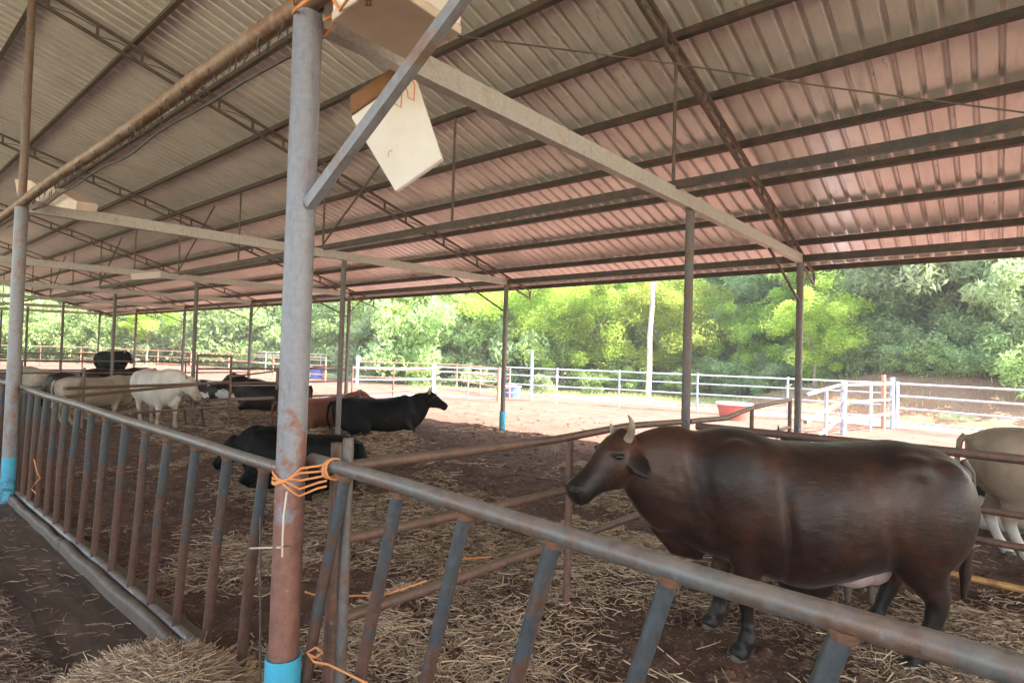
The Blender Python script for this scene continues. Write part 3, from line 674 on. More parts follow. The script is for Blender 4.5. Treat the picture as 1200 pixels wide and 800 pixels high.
D0 = Vector((XA+.08, 8.9, 0)); D1 = G(988, 510); D2 = A3
ds = (D2-D1).normalized()
panel('yard_gate', 'pale and red pipe gate from the outer column to the yard corner', 'gate',
      [([(D0.x, D0.y, h), (D1.x-.08, D1.y, h), (D2.x, D2.y-.1, h)], .028) for h in (.55, .9, 1.28)],
      [(D1.x, D1.y, 0, 1.36, .06, MAT['blue_post']), (-2.45, 11.9, .1, 1.28, .03), (-2.3, 15.7, .1, 1.3, .03), (D2.x-.12, D2.y-.6, 0, 1.42, .045, MAT['red_rail']), (D2.x, D2.y-.14, 0, 1.45, .05, MAT['blue_post']), (D2.x-.25, D2.y+.35, 0, 1.5, .05, MAT['red_rail'])], MAT['yard_rail'])
E0 = G(412, 470); E1 = G(507, 467); E2 = G(584, 471)
t = panel('yard_gate', 'white and brown pipe gate behind the black lying cow', 'gate',
      [([(E0.x, E0.y, h), (G(460, 470).x, G(460, 470).y, h), (E1.x, E1.y, h)], .025) for h in (.35, .85, 1.2)]+[([(E1.x, E1.y, h), (E2.x, E2.y, h)], .025) for h in (.3, .85, 1.1, 1.25)],
      [(E0.x, E0.y, .1, 1.25, .025, MAT['dark_rail']), (G(460, 470).x, G(460, 470).y, .1, 1.22, .028, MAT['dark_rail']), (E1.x, E1.y, .1, 1.34, .085, MAT['blue_post']), (G(548, 468).x, G(548, 468).y, .1, 1.15, .028, MAT['red_rail']), (E2.x, E2.y, .1, 1.3, .06, MAT['red_rail'])], MAT['yard_rail'])
F0 = G(418, 450); F1 = G(622, 462)
yard_fence('faded red pipe fence beyond the gate behind the black cow', [(F0.x, F0.y), (G(535, 455).x, G(535, 455).y), (A0.x, A0.y+.3)], [.45, .8, 1.12], .025, MAT['red_rail'], spacing=3.2)
W = G(418, 452); panel('marker_post', 'white post with orange bands beyond the outer columns', 'post', [], [(W.x, W.y, .1, 1.5, .07, MAT['yard_rail']), (W.x, W.y, .7, .9, .075, MAT['red_rail'])], MAT['yard_rail'])
for k, (lab, xa, ya, xb, yb, hs, mt) in enumerate([
    ('thin brown wire and pipe fence outside the shed left of the column', -62, 10.5, -22.5, 14.0, [.5, .9, 1.25], MAT['red_rail']),
    ('distant pale fence line at the far end of the yard', -75, 22, -24, 19, [.5, .95, 1.3], MAT['yard_rail']),
    ('brown pipe fence across the open end beyond the shed', -44, -4, -43, 12, [.5, .9, 1.3], MAT['dark_rail'])]):
    yard_fence(lab, [(xa, ya), (xb, yb)], hs, .025, mt, spacing=4.0)
# ------------------------------------------------------------------ tubs and buckets
def tub(name, label, P, r0, r1, h, mat, rim, sy=1, cat='tub'):
    t = empty(name, label, cat, P); mb = MB(); mb.tube([(0, 0, 0), (0, 0, h)], [r0, r1], 24)
    o = mb.build('body', mat, t); mb = MB(); mb.tube([(r1*math.cos(a), r1*math.sin(a), h) for a in np.linspace(0, 2*math.pi, 25)], .03, 6); mb.build('rim', rim, t)
    t.scale = (1, sy, 1); return t
P = G(860, 492, .2); tub('water_tub', 'red plastic tub with pale rim in the sunlit yard', (P.x, P.y, hz(P.x, P.y)), .34, .44, .42, MAT['tub_red'], MAT['tub_rim'])
P = G(600, 466, .2); tub('blue_drum', 'blue half drum with white rim against the far fence', (P.x, P.y, hz(P.x, P.y)), .27, .3, .38, MAT['tub_blue'], MAT['white_plastic'], cat='drum')
P = G(371, 444, .15); tub('blue_drum', 'large blue drum far off just right of the near column', (P.x, P.y, .2), .3, .34, .55, MAT['tub_blue'], MAT['tub_pink'], cat='drum')
# ------------------------------------------------------------------ cattle
def loft(mb, rings, n=20):
    """rings: (centre, side half axis vector, up half axis vector, exponent) joined into a closed skin"""
    vs = []
    for (c, sx, up, ex) in rings:
        c = Vector(c); sx = Vector(sx); up = Vector(up)
        for k in range(n):
            a = 2*math.pi*k/n; ca, sa = math.cos(a), math.sin(a)
            vs.append(c+sx*(math.copysign(abs(ca)**ex, ca))+up*(math.copysign(abs(sa)**ex, sa)))
    fs = []; m_ = len(rings)
    for i in range(m_-1):
        for k in range(n):
            k2 = (k+1) % n; fs.append((i*n+k, i*n+k2, (i+1)*n+k2, (i+1)*n+k))
    vs.append(Vector(rings[0][0])); vs.append(Vector(rings[-1][0])); b = m_*n
    for k in range(n):
        k2 = (k+1) % n; fs.append((b, k2, k)); fs.append((b+1, (m_-1)*n+k, (m_-1)*n+k2))
    mb.add(vs, fs)
LEGK = [1.0]
def limb(mb, pts, n=14):
    """pts: (point, fore-aft radius, side radius); rings stay close to perpendicular to the limb"""
    rings = []
    P = [Vector(p[0]) for p in pts]
    for i, (p, rx, ry) in enumerate(pts):
        t = (P[min(i+1, len(P)-1)]-P[max(i-1, 0)]).normalized()
        side = Vector((0, 1, 0)); f = side.cross(t).normalized(); s2 = t.cross(f).normalized()
        rings.append((p, s2*ry*LEGK[0], f*rx*LEGK[0], 1.0))
    loft(mb, rings, n)
def ball(mb, c, r, rot=None, n=12):
    rings = []
    ax = [Vector((1, 0, 0)), Vector((0, 1, 0)), Vector((0, 0, 1))]
    if rot is not None: ax = [rot @ a for a in ax]
    for i in range(1, n):
        th = math.pi*i/n; rings.append((Vector(c)+ax[0]*(-math.cos(th)*r[0]), ax[1]*(math.sin(th)*r[1]), ax[2]*(math.sin(th)*r[2]), 1.0))
    loft(mb, rings, 16)
def coat(name, base, light, dark, hoofdark=.6, rough=.42, white=None, sheen=.08, spec=.4, dirt=False):
    m = NM(name); o = m.coord(); n1 = m.noise(o, 2.2, 5, .55); n2 = m.noise(o, 55, 5, .7, stretch=(.35, 1, 1)); n3 = m.noise(o, 7, 5, .6)
    c = m.mix(m.fr(n1, .42, .6), base, light); c = m.mix(m.fr(n3, .35, .65, 0, .5), c, base)
    a = m.node('ShaderNodeAttribute', attribute_name='tone').outputs['Fac']
    c = m.mix(m.fr(m.math('ADD', a, m.fr(n3, .2, .8, -.18, .18)), .25, .75), c, dark)
    if white:
        c = m.mix(m.fr(m.noise(o, 2.6, 3, .5), white[0], white[0]+.03), c, white[1])
    c = m.mix(m.fr(n2, .55, .8, 0, .35), c, tuple(min(1, x*1.9+.02) for x in light))
    if dirt:
        n5 = m.noise(o, 3.1, 9, .72); c = m.mix(m.fr(n5, .56, .68, 0, .3), c, (.11, .07, .05)); n6 = m.noise(o, 95, 3, .7); c = m.mix(m.fr(n6, .68, .78, 0, .55), c, (.16, .11, .08))
    m.col(c); m.rough(m.fr(n3, .3, .7, rough-.06, rough+.14)); m.b.inputs['Specular IOR Level'].default_value = spec
    m.bump(m.math('ADD', n2, m.math('MULTIPLY', n3, 1.4)), .5, .005)
    m.b.inputs['Sheen Weight'].default_value = sheen; m.b.inputs['Sheen Roughness'].default_value = .4
    return m.m
def make_cow(label, loc, heading, mat, pose='stand', size=1.0, neck=(1.0, 0, 1.08), headdir=(.75, 0, -.65), voxel=.02, group=None, cat='cow',
             horns=.2, horn_dir=None, udder=False, gait=((.40, .0), (.46, .03), (-.62, .0), (-.52, .04)), belly=0, fat=1.0, tone_fn=None, tailswing=0, hump=.0, hornmat=None, NK=1.0, LEG=1.12, XS=1.0, HSZ=.95):
    root = empty(name_of(cat), label, cat, loc, heading, group); root.scale = (size,)*3
    mb = MB(); lie = pose == 'lie'; dz = -.44 if lie else 0
    T = [(-.985, 1.06, .93, .045), (-.965, 1.10, .80, .12), (-.92, 1.145, .68, .19), (-.84, 1.185, .60, .25), (-.72, 1.215, .55, .29), (-.58, 1.225, .52, .315), (-.42, 1.21, .50-belly*.4, .335), (-.22, 1.195, .45-belly*.8, .365), (0, 1.19, .405-belly, .375),
         (.2, 1.205, .42-belly*.6, .36), (.36, 1.25, .46, .315), (.50, 1.262+hump, .50, .275), (.62, 1.235+hump*.5, .53, .24), (.74, 1.19, .58, .19), (.82, 1.14, .66, .13)]
    rings = []
    for (x, zt, zb, w) in T:
        zc = (zt+zb)/2; w = w*fat
        if lie: w *= 1.1; zb = max(zb, .46); zc = (zt+zb)/2
        rings.append(((x, 0, zc+dz), (0, w, 0), (0, 0, (zt-zb)/2), .86))
    loft(mb, rings, 28)
    # spine, hooks, shoulder masses
    for s in (-1, 1):
        ball(mb, (-.56, s*.225, 1.09+dz), (.14, .09, .09)); ball(mb, (-.93, s*.11, 1.06+dz), (.06, .05, .06))
        ball(mb, (.43, s*.20*fat, .90+dz), (.20, .13, .33), Matrix.Rotation(R(12), 3, 'Y'))
        ball(mb, (-.70, s*.20*fat, .86+dz), (.24, .15, .32), Matrix.Rotation(R(-14), 3, 'Y'))
    nk = Vector(neck)+Vector((0, 0, dz if lie else 0))
    a = Vector((.5, 0, .93+dz)); b = Vector((.70, nk.y*.15, .97+dz)); d_ = nk-b
    side = Vector((-(nk.y-b.y), nk.x-b.x, 0)).normalized()
    rings = []
    for t, rz_, ry_ in ((-.6, .31, .20), (0, .31, .19), (.3, .285*NK, .17), (.6, .24*NK, .14), (.85, .175*NK, .115), (1.05, .13, .10)):
        p = b+d_*t if t >= 0 else b+(b-a)*t
        sd2 = (Vector((0, 1, 0))*(1-max(t, 0))+side*max(t, 0)).normalized(); tdir = (d_.normalized()*.6+Vector((1, 0, 0))*.4).normalized(); upv = tdir.cross(sd2).normalized()
        if upv.z < 0: upv = -upv
        rings.append((p+upv*(-.015-.04*(NK-1)/.12), sd2*ry_, upv*rz_, .95))
    loft(mb, rings, 20)
    # dewlap
    dl = [(.60, 0, .56+dz), (.74, nk.y*.1, .58+dz), (.86, nk.y*.4, .70+dz)]
    if not lie: limb(mb, [(dl[0], .10, .07), (dl[1], .10, .06), (dl[2], .08, .045)])
    # head frame
    hd = Vector(headdir).normalized(); hs = Vector((0, 0, 1)).cross(hd).normalized(); hu = hd.cross(hs); hd = hd*HSZ; hs = hs*HSZ; hu = hu*HSZ
    P0 = nk + hu*.045
    HP = [(-.05, -.01, .085, .095), (.0, -.018, .112, .13), (.065, -.032, .122, .158), (.13, -.046, .118, .166), (.19, -.05, .103, .15), (.25, -.046, .087, .124), (.31, -.04, .078, .103), (.37, -.037, .078, .092), (.42, -.038, .083, .090), (.465, -.042, .078, .079), (.495, -.048, .048, .050)]
    rings = [(P0+hd*x+hu*z, hs*w, hu*h, .88) for (x, z, w, h) in HP]
    loft(mb, rings, 20)
    EARP = {}
    for s in (-1, 1):
        ball(mb, P0+hd*.12+hs*(s*.094)+hu*.06, (.05, .022, .022))                  # brow
        ball(mb, P0+hd*.13+hs*(s*.085)-hu*.07, (.08, .03, .055))                    # cheek
        ball(mb, P0+hd*.44+hs*(s*.05)-hu*.0, (.035, .028, .032))                 # nostril wing
        # ear
        e0 = P0+hd*.03+hs*(s*.09)+hu*.0; ed = (hs*s*.8-hd*.2+Vector((0, 0, -.75))).normalized(); EARP[s] = e0+ed*.12; eu = hd
        er = []
        for t, w, th in ((0, .03, .026), (.045, .052, .02), (.09, .062, .016), (.135, .054, .015), (.17, .032, .013), (.19, .012, .009)):
            wd = (hd-ed*hd.dot(ed)).normalized(); er.append((e0+ed*t, wd*w, ed.cross(wd).normalized()*th, 1.0))
        loft(mb, er, 12)
    ball(mb, P0+hd*.43-hu*.10, (.05, .05, .03))                                   # lower lip
    ball(mb, P0-hd*.02+hu*.075, (.05, .07, .045))                                   # poll
    # legs
    LEGK[0] = LEG if not lie else 1.0
    if not lie:
        for i, s in enumerate((1, -1)):
            gx, lift = gait[i]; y = .175*fat
            limb(mb, [((.43, s*y*.9, .98), .15, .09), ((.42, s*y*1.05, .78), .135, .09), ((.395, s*y, .62), .10, .075), ((.40+(gx-.4)*.4, s*y, .50), .068, .058), ((.41+(gx-.4)*.6, s*y, .40), .050, .05), ((.415+(gx-.4)*.7, s*y, .345), .052, .052),
                      ((.405+(gx-.4)*.8, s*y, .28), .036, .036), ((gx, s*y, .17), .033, .032), ((gx, s*y, .115), .044, .042), ((gx+.02, s*y, .075), .036, .038), ((gx+.045, s*y, .045), .045, .047), ((gx+.05, s*y, .02), .05, .05)])
        for i, s in enumerate((1, -1)):
            gx, lift = gait[i+2]; y = .165*fat
            limb(mb, [((-.72, s*y*.9, 1.0), .20, .10), ((-.66, s*y*1.2, .82), .215, .115), ((-.62, s*y*1.15, .68), .175, .10), ((-.655, s*y*1.05, .56), .12, .075), ((-.735+(gx+.62)*.5, s*y, .46), .078, .05), ((-.775+(gx+.62)*.6, s*y, .405), .058, .042), ((-.77+(gx+.62)*.7, s*y, .35), .048, .038),
                      ((-.745+(gx+.62)*.8, s*y, .26), .040, .034), ((-.71+(gx+.62)*.9, s*y, .17), .037, .034), ((-.69+(gx+.62), s*y, .115), .046, .042), ((-.665+(gx+.62), s*y, .075), .038, .038), ((-.64+(gx+.62), s*y, .045), .047, .047), ((-.635+(gx+.62), s*y, .02), .052, .05)])
    else:
        for s in (-1, 1):
            limb(mb, [((.42, s*.24, .42), .14, .08), ((.50, s*.27, .22), .10, .075), ((.66, s*.26, .09), .06, .05), ((.62, s*.20, .055), .05, .045), ((.40, s*.16, .05), .04, .04), ((.30, s*.15, .045), .045, .04)])
            limb(mb, [((-.72, s*.26, .44), .22, .11), ((-.55, s*.36, .27), .20, .09), ((-.30, s*.40, .16), .11, .07), ((-.24, s*.40, .09), .07, .06), ((-.48, s*.42, .06), .05, .045), ((-.64, s*.42, .055), .05, .045), ((-.46, s*.45, .05), .038, .036), ((-.26, s*.46, .05), .045, .04)])
    LEGK[0] = 1.0
    # tail root fused to the body
    ball(mb, (-.965, 0, 1.11+dz), (.06, .035, .04))
    if udder: ball(mb, (-.04, 0, .38), (.2, .06, .12)); ball(mb, (.03, 0, .33), (.10, .05, .08))
    if XS != 1: mb.v = [((.4+(v[0]-.4)*XS if v[0] < .4 else v[0]), v[1], v[2]) for v in mb.v]
    tmp = mesh_obj('tmp', mb.v, mb.f, None)
    md = tmp.modifiers.new('r', 'REMESH'); md.mode = 'VOXEL'; md.voxel_size = voxel; md.use_smooth_shade = True
    sm = tmp.modifiers.new('s', 'SMOOTH'); sm.factor = .6; sm.iterations = max(4, int(.1/voxel))
    dg = bpy.context.evaluated_depsgraph_get(); me = bpy.data.meshes.new_from_object(tmp.evaluated_get(dg)); bpy.data.objects.remove(tmp)
    nv = len(me.vertices); co = np.empty(nv*3, np.float32); me.vertices.foreach_get('co', co); co = co.reshape(-1, 3)
    # soften the trunk much more than head and legs
    E_ = np.empty(len(me.edges)*2, np.int32); me.edges.foreach_get('vertices', E_); E_ = E_.reshape(-1, 2)
    ea, eb = E_.T; deg = np.bincount(ea, minlength=nv)+np.bincount(eb, minlength=nv)
    wt = np.clip((co[:, 2]-(.66+dz))/.12, 0, 1)*np.clip((.84-co[:, 0])/.15, 0, 1); wt = np.maximum(wt, .85*np.clip((.55-np.abs(co[:, 0]+.05))/.1, 0, 1)*(co[:, 2] > .2))*.6
    for _ in range(int(.36/voxel) if not lie else int(.2/voxel)):
        av = np.stack([np.bincount(ea, co[eb, j], nv)+np.bincount(eb, co[ea, j], nv) for j in range(3)], 1)/np.maximum(deg, 1)[:, None]
        co = co+(av-co)*wt[:, None]
    me.vertices.foreach_set('co', co.astype(np.float32).ravel()); me.update()
    if voxel < .015:
        no = np.empty(nv*3, np.float32); me.vertices.foreach_get('normal', no); no = no.reshape(-1, 3)
        amp = np.zeros(nv); dist_h = np.linalg.norm(co-np.array(P0+hd*.4), axis=1)
        x, y, z = co.T
        # neck creases, flank hollow, ribs
        amp += .0018*np.sin((x-.25*z)*95)*np.exp(-((x-.72)/.10)**2-((z-1.0)/.15)**2)
        amp += -.004*np.exp(-((x+.30)/.12)**2-((z-1.02)/.12)**2)+.002*np.exp(-((x+.47)/.08)**2-((z-1.1)/.07)**2)
        amp += .0012*np.sin(x*52+z*6)*np.exp(-((x-.0)/.26)**2-((z-.85)/.2)**2)
        amp += -.032*np.exp(-((x-.235-.1*(z-.8))/.028)**2-((z-.75)/.26)**2)
        amp += -.016*np.exp(-((x+.30-.3*(z-.7))/.04)**2-((z-.65)/.15)**2)
        u_ = (co-np.array(P0))@np.array(hd); v_ = (co-np.array(P0))@np.array(hu)
        amp += -.009*np.exp(-((v_+.072+.05*(.5-u_))/.006)**2)*(u_ > .36)*(u_ < .56)*(dist_h < .3)
        amp += fbm(x*1.0+9, z*1.0+y*.7+9, 91, 4, 5)*.007
        co += no*amp[:, None]
        me.vertices.foreach_set('co', co.astype(np.float32).ravel())
    ey = {s_: np.array(P0+hd*.125+hs*(s_*.11)+hu*.03) for s_ in (-1, 1)}
    Hc = np.array(P0+hd*.42); dh = np.linalg.norm(co-Hc, axis=1)
    tone = np.clip(1.25-dh/.17, 0, 1)
    for s_ in (-1, 1): tone = np.maximum(tone, np.clip(1.5-np.linalg.norm(co-ey[s_], axis=1)/.035, 0, .9)); tone = np.maximum(tone, np.clip(1.6-np.linalg.norm(co-np.array(EARP[s_]), axis=1)/.065, 0, 1))
    if not lie: tone = np.maximum(tone, np.clip((.44-co[:, 2])/.16, 0, 1)*.9)
    if tone_fn is not None: tone = tone_fn(co, tone)
    at = me.attributes.new('tone', 'FLOAT', 'POINT'); at.data.foreach_set('value', tone.astype(np.float32))
    me.materials.append(mat); me.name = 'body'
    body = bpy.data.objects.new('body', me); COL.objects.link(body); body.parent = root
    # separate features
    HS = horns
    if horns:
        for s in (-1, 1):
            horns = HS*(.5 if udder and s < 0 else 1)
            h0 = P0+hd*(.0)+hs*(s*.078)+hu*.07; pts = []; rad = []
            for t in np.linspace(0, 1, 10):
                o_ = hs*(s*horns*.42*math.sin(t*2.3))+Vector((0, 0, 1))*(horns*.62*math.sin(t*1.5))+hu*(horns*.45*t*t)
                pts.append(h0+o_); rad.append(.030*(1-t)**.7*(.6+horns*1.5)+.003)
            m2 = MB(); m2.tube(pts, rad, 12); m2.build('horn', hornmat or MAT['horn'], root)
    for s in (-1, 1):
        m2 = MB(); ball(m2, P0+hd*.125+hs*(s*.112)+hu*.03, (.021, .013, .016), n=8); m2.build('eye', MAT['eye'], root)
        m2 = MB(); ball(m2, P0+hd*.462+hs*(s*.056)+hu*.0, (.016, .013, .012), n=6); m2.build('nostril', MAT['eye'], root)
    # tail
    kx = lambda v: (.4+(v[0]-.4)*XS, v[1], v[2])
    if not lie: tp = [(-.985, 0, 1.12), (-1.03, .01, 1.06), (-1.045, .02+tailswing*.3, .9), (-1.04, tailswing*.7, .68), (-1.02, tailswing, .5), (-1.01, tailswing, .36)]; tr = [.034, .028, .02, .017, .03, .012]
    else: tp = [(-.985, 0, .68), (-1.04, .03, .58), (-1.06, .1, .35), (-1.0, .2, .12), (-.85, .3, .06)]; tr = [.034, .028, .02, .018, .014]
    m2 = MB(); m2.tube([kx(v) for v in tp], tr, 10); o = m2.build('tail', mat, root)
    if not lie:
        for i, s in enumerate((1, -1)):
            for (gx, y) in ((gait[i][0]+.05, s*.175*fat), (kx((gait[i+2][0]-.015, 0, 0))[0], s*.165*fat)):
                m2 = MB()
                for q_ in (-1, 1):
                    loft(m2, [((gx, y+q_*.026, .055), (0, .024, 0), (.036, 0, 0), 1), ((gx+.008, y+q_*.027, .03), (0, .027, 0), (.046, 0, 0), 1), ((gx+.016, y+q_*.028, -.02), (0, .029, 0), (.056, 0, 0), 1)], 12)
                m2.build('hoof', MAT['hoof'], root, smooth=True)
    if udder:
        m2 = MB(); ball(m2, (-.20, 0, .50), (.16, .15, .12)); ball(m2, (-.31, .0, .52), (.12, .13, .12))
        u = m2.build('udder', MAT['udder'], root)
        for (x, y) in ((-.18, .07), (-.18, -.07), (-.31, .06), (-.31, -.06)):
            m2 = MB(); m2.tube([(x, y, .42), (x+.005, y, .37), (x+.004, y*1.05, .325)], [.026, .02, .014], 10); m2.build('teat', MAT['hoof'], root)
    return root
def name_of(cat): return cat.replace(' ', '_')
C_BIG = coat('dark_brown_coat', (.022, .009, .0075), (.074, .027, .016), (.010, .006, .006), rough=.39, dirt=True)
C_BLACK = coat('black_coat', (.004, .0035, .0035), (.008, .006, .006), (.004, .004, .004), rough=.6, sheen=0, spec=.1)
C_WHITE = coat('white_coat', (.5, .42, .35), (.68, .6, .54), (.33, .24, .18), rough=.7, dirt=True)
C_CREAM = coat('cream_coat', (.33, .25, .18), (.48, .38, .3), (.3, .22, .16), rough=.7, dirt=True)
C_RED = coat('red_coat', (.13, .035, .018), (.2, .06, .03), (.05, .02, .015), rough=.45)
C_GREY = coat('grey_brown_coat', (.25, .18, .13), (.36, .27, .2), (.6, .56, .52), rough=.6)
C_PIED = coat('pied_coat', (.012, .009, .009), (.02, .015, .013), (.01, .01, .01), white=(.52, (.55, .5, .47)))
C_DKBR = coat('very_dark_brown_coat', (.016, .009, .008), (.03, .016, .012), (.01, .008, .008), spec=.15, sheen=0)
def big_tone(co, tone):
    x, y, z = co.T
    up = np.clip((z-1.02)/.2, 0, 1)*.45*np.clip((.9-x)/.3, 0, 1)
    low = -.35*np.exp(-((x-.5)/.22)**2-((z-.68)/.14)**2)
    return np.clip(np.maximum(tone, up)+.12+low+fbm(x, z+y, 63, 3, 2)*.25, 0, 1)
def put(x, y, z=None): return (x, y, hz(x, y) if z is None else z)
BX = put(-.83, 3.70)
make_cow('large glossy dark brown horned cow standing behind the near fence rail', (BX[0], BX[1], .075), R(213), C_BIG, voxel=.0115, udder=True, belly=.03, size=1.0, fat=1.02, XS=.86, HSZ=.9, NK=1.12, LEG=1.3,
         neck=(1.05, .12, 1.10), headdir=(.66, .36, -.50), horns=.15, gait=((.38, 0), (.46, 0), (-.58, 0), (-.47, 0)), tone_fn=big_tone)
make_cow('black cow lying on the bedding directly behind the near column', put(-6.15, 3.5, .10), R(200), C_BLACK, 'lie', voxel=.02, neck=(.92, .1, .98), headdir=(.7, .1, -.7), horns=0, size=.86)
make_cow('black cow with small horns lying at the outer edge, head turned right', put(-9.05, 6.85, .12), R(58), C_BLACK, 'lie', voxel=.022, neck=(.95, -.10, 1.22), headdir=(.82, -.3, -.42), horns=.14, hump=.02, size=.92)
make_cow('reddish brown cow lying left of the black cow with small horns', put(-10.3, 6.3, .14), R(75), C_RED, 'lie', voxel=.026, neck=(.92, -.1, 1.24), headdir=(.7, -.5, -.3), horns=.06, size=.82)
make_cow('white cow standing and reaching down to the stick rack', put(-12.15, 4.05, .15), R(2), C_WHITE, voxel=.02, neck=(1.0, .12, 1.0), headdir=(.66, .25, -.70), horns=.08, size=.9, gait=((.45, 0), (.32, 0), (-.66, 0), (-.5, 0)), fat=.82)
make_cow('cream cow standing left of the white cow, tail hanging towards the left', put(-13.6, 3.45, .15), R(100), C_CREAM, voxel=.022, neck=(.95, .05, .85), headdir=(.5, 0, -.85), horns=.0, size=.74, gait=((.45, 0), (.32, 0), (-.7, 0), (-.6, 0)), fat=.85)
make_cow('black cow lying behind the cream cow at the far left', put(-19.5, 4.6, .14), R(30), C_BLACK, 'lie', voxel=.03, neck=(.95, .0, 1.1), horns=0, size=.85)
make_cow('very dark cow lying behind the cream cow beside the left column', put(-17.3, 3.9, .16), R(200), C_DKBR, 'lie', voxel=.03, neck=(.98, .1, .7), headdir=(.4, 0, -.9), horns=0, size=.98)
make_cow('cream brown cow lying partly hidden by the left column', put(-21.5, 3.9, .14), R(190), C_CREAM, 'lie', voxel=.03, neck=(.95, .1, 1.1), horns=0)
make_cow('distant black cow standing broadside, head to the right', put(-25.6, 6.9), R(8), C_BLACK, voxel=.03, neck=(1.02, .0, 1.1), headdir=(.8, 0, -.5), horns=.08)
make_cow('dark cow lying below the distant standing black cow', put(-22.6, 6.3, .1), R(80), C_DKBR, 'lie', voxel=.032, neck=(.95, .0, 1.1), horns=0)
make_cow('black and white cow lying just right of the white cow head', put(-16.7, 7.1, .14), R(50), C_PIED, 'lie', voxel=.028, neck=(.9, .2, 1.1), horns=.05, size=.82)
make_cow('pied cow sitting up in front of the fourth outer column', put(-16.0, 8.0, .14), R(250), C_PIED, 'lie', voxel=.028, neck=(.95, .0, 1.32), headdir=(.7, .3, -.5), horns=.05, size=.8)
make_cow('dark brown cow lying half hidden behind the near column', put(-13.6, 7.0, .14), R(215), C_DKBR, 'lie', voxel=.028, neck=(.95, .0, 1.25), headdir=(.7, .3, -.5), horns=.05)
make_cow('dark cow lying behind the big brown cow, only horn tips showing over her back', put(-1.25, 7.05, .0), R(140), C_DKBR, 'lie', voxel=.028, neck=(.95, -.05, 1.16), headdir=(.7, 0, -.6), horns=.15, hornmat=MAT['hoof'])
make_cow('grey brown cow with one white hind leg standing at the right edge', put(.62, 6.36), R(16), C_GREY, voxel=.018, neck=(1.0, 0, 1.1), horns=.1, size=.88, tone_fn=None, gait=((.4, 0), (.5, 0), (-.6, 0), (-.52, 0)))
make_cow('black and white cow lying beyond the grey brown cow hind legs', put(-.3, 7.3, .12), R(15), C_PIED, 'lie', voxel=.028, neck=(.95, 0, 1.0), horns=0, size=.9)
# ------------------------------------------------------------------ trees
def crown_mesh(name, seed, n, rx, rz, zc, leaf_l, leaf_w, mat, clumps=40, droop=.3, spread=.22, base_lo=.15):
    g = np.random.default_rng(seed)
    c = g.normal(size=(clumps, 3)); c /= np.linalg.norm(c, axis=1)[:, None]; c *= (g.random(clumps)**.45)[:, None]
    c = c*np.array([rx, rx, rz])+np.array([0, 0, zc]); c += g.normal(0, .12*rx, c.shape)
    cr = g.uniform(.5, 1.25, clumps)*spread*(rx+rz); k = g.integers(0, clumps, n)
    d = g.normal(size=(n, 3)); d /= np.linalg.norm(d, axis=1)[:, None]; d *= (g.random(n)**.4)[:, None]*cr[k][:, None]; d[:, 2] *= .7
    P = c[k]+d; P = P[P[:, 2] > base_lo]; n = len(P); k = k[:n]
    a = g.random(n)*2*np.pi; el = g.normal(-droop, .5, n)
    u = np.stack([np.cos(a)*np.cos(el), np.sin(a)*np.cos(el), np.sin(el)], 1); w = g.normal(size=(n, 3)); v = np.cross(u, w); v /= np.linalg.norm(v, axis=1)[:, None]
    L = (leaf_l*g.uniform(.6, 1.4, n))[:, None]; W = (leaf_w*g.uniform(.7, 1.3, n))[:, None]
    V = np.stack([P-u*L/2, P+v*W/2, P+u*L/2-np.array([0, 0, 1.])*L*.1, P-v*W/2], 1).reshape(-1, 3)
    F = np.arange(n*4).reshape(-1, 4); ct = g.uniform(0.15, .85, clumps)
    tone = np.clip(ct[k]+g.normal(0, .16, n), 0, 1)
    o = fast_mesh(name, V, F, mat, attr=np.repeat(tone, 4)); me = o.data; bpy.data.objects.remove(o); return me
def trunk_mesh(name, seed, h, r, limbs, mat, spread=1.6, lean=.3):
    g = random.Random(seed); mb = MB(); pts = [(g.uniform(-1, 1)*lean*t*t, g.uniform(-1, 1)*lean*t*t, h*t-.3*(t == 0)) for t in np.linspace(0, 1, 6)]
    mb.tube(pts, [r*(1-.7*t) for t in np.linspace(0, 1, 6)], 8)
    for i in range(limbs):
        t = g.uniform(.25, .95); a = g.uniform(0, 2*math.pi); j = min(4, int(t*5)); b = Vector(pts[j]).lerp(Vector(pts[j+1]), t*5-j); L = spread*g.uniform(.6, 1.2)
        e = [b+Vector((math.cos(a)*L*s, math.sin(a)*L*s, L*.75*s**1.3)) for s in (0, .35, .7, 1)]
        mb.tube(e, [r*.42, r*.3, r*.18, r*.07], 6)
        for q in range(2):
            a2 = a+g.uniform(-.9, .9); s0 = e[2]; mb.tube([s0, s0+Vector((math.cos(a2)*L*.5, math.sin(a2)*L*.5, L*.4))], [r*.16, r*.05], 5)
    o = mb.build(name, mat); me = o.data; bpy.data.objects.remove(o); return me
KIND = {}
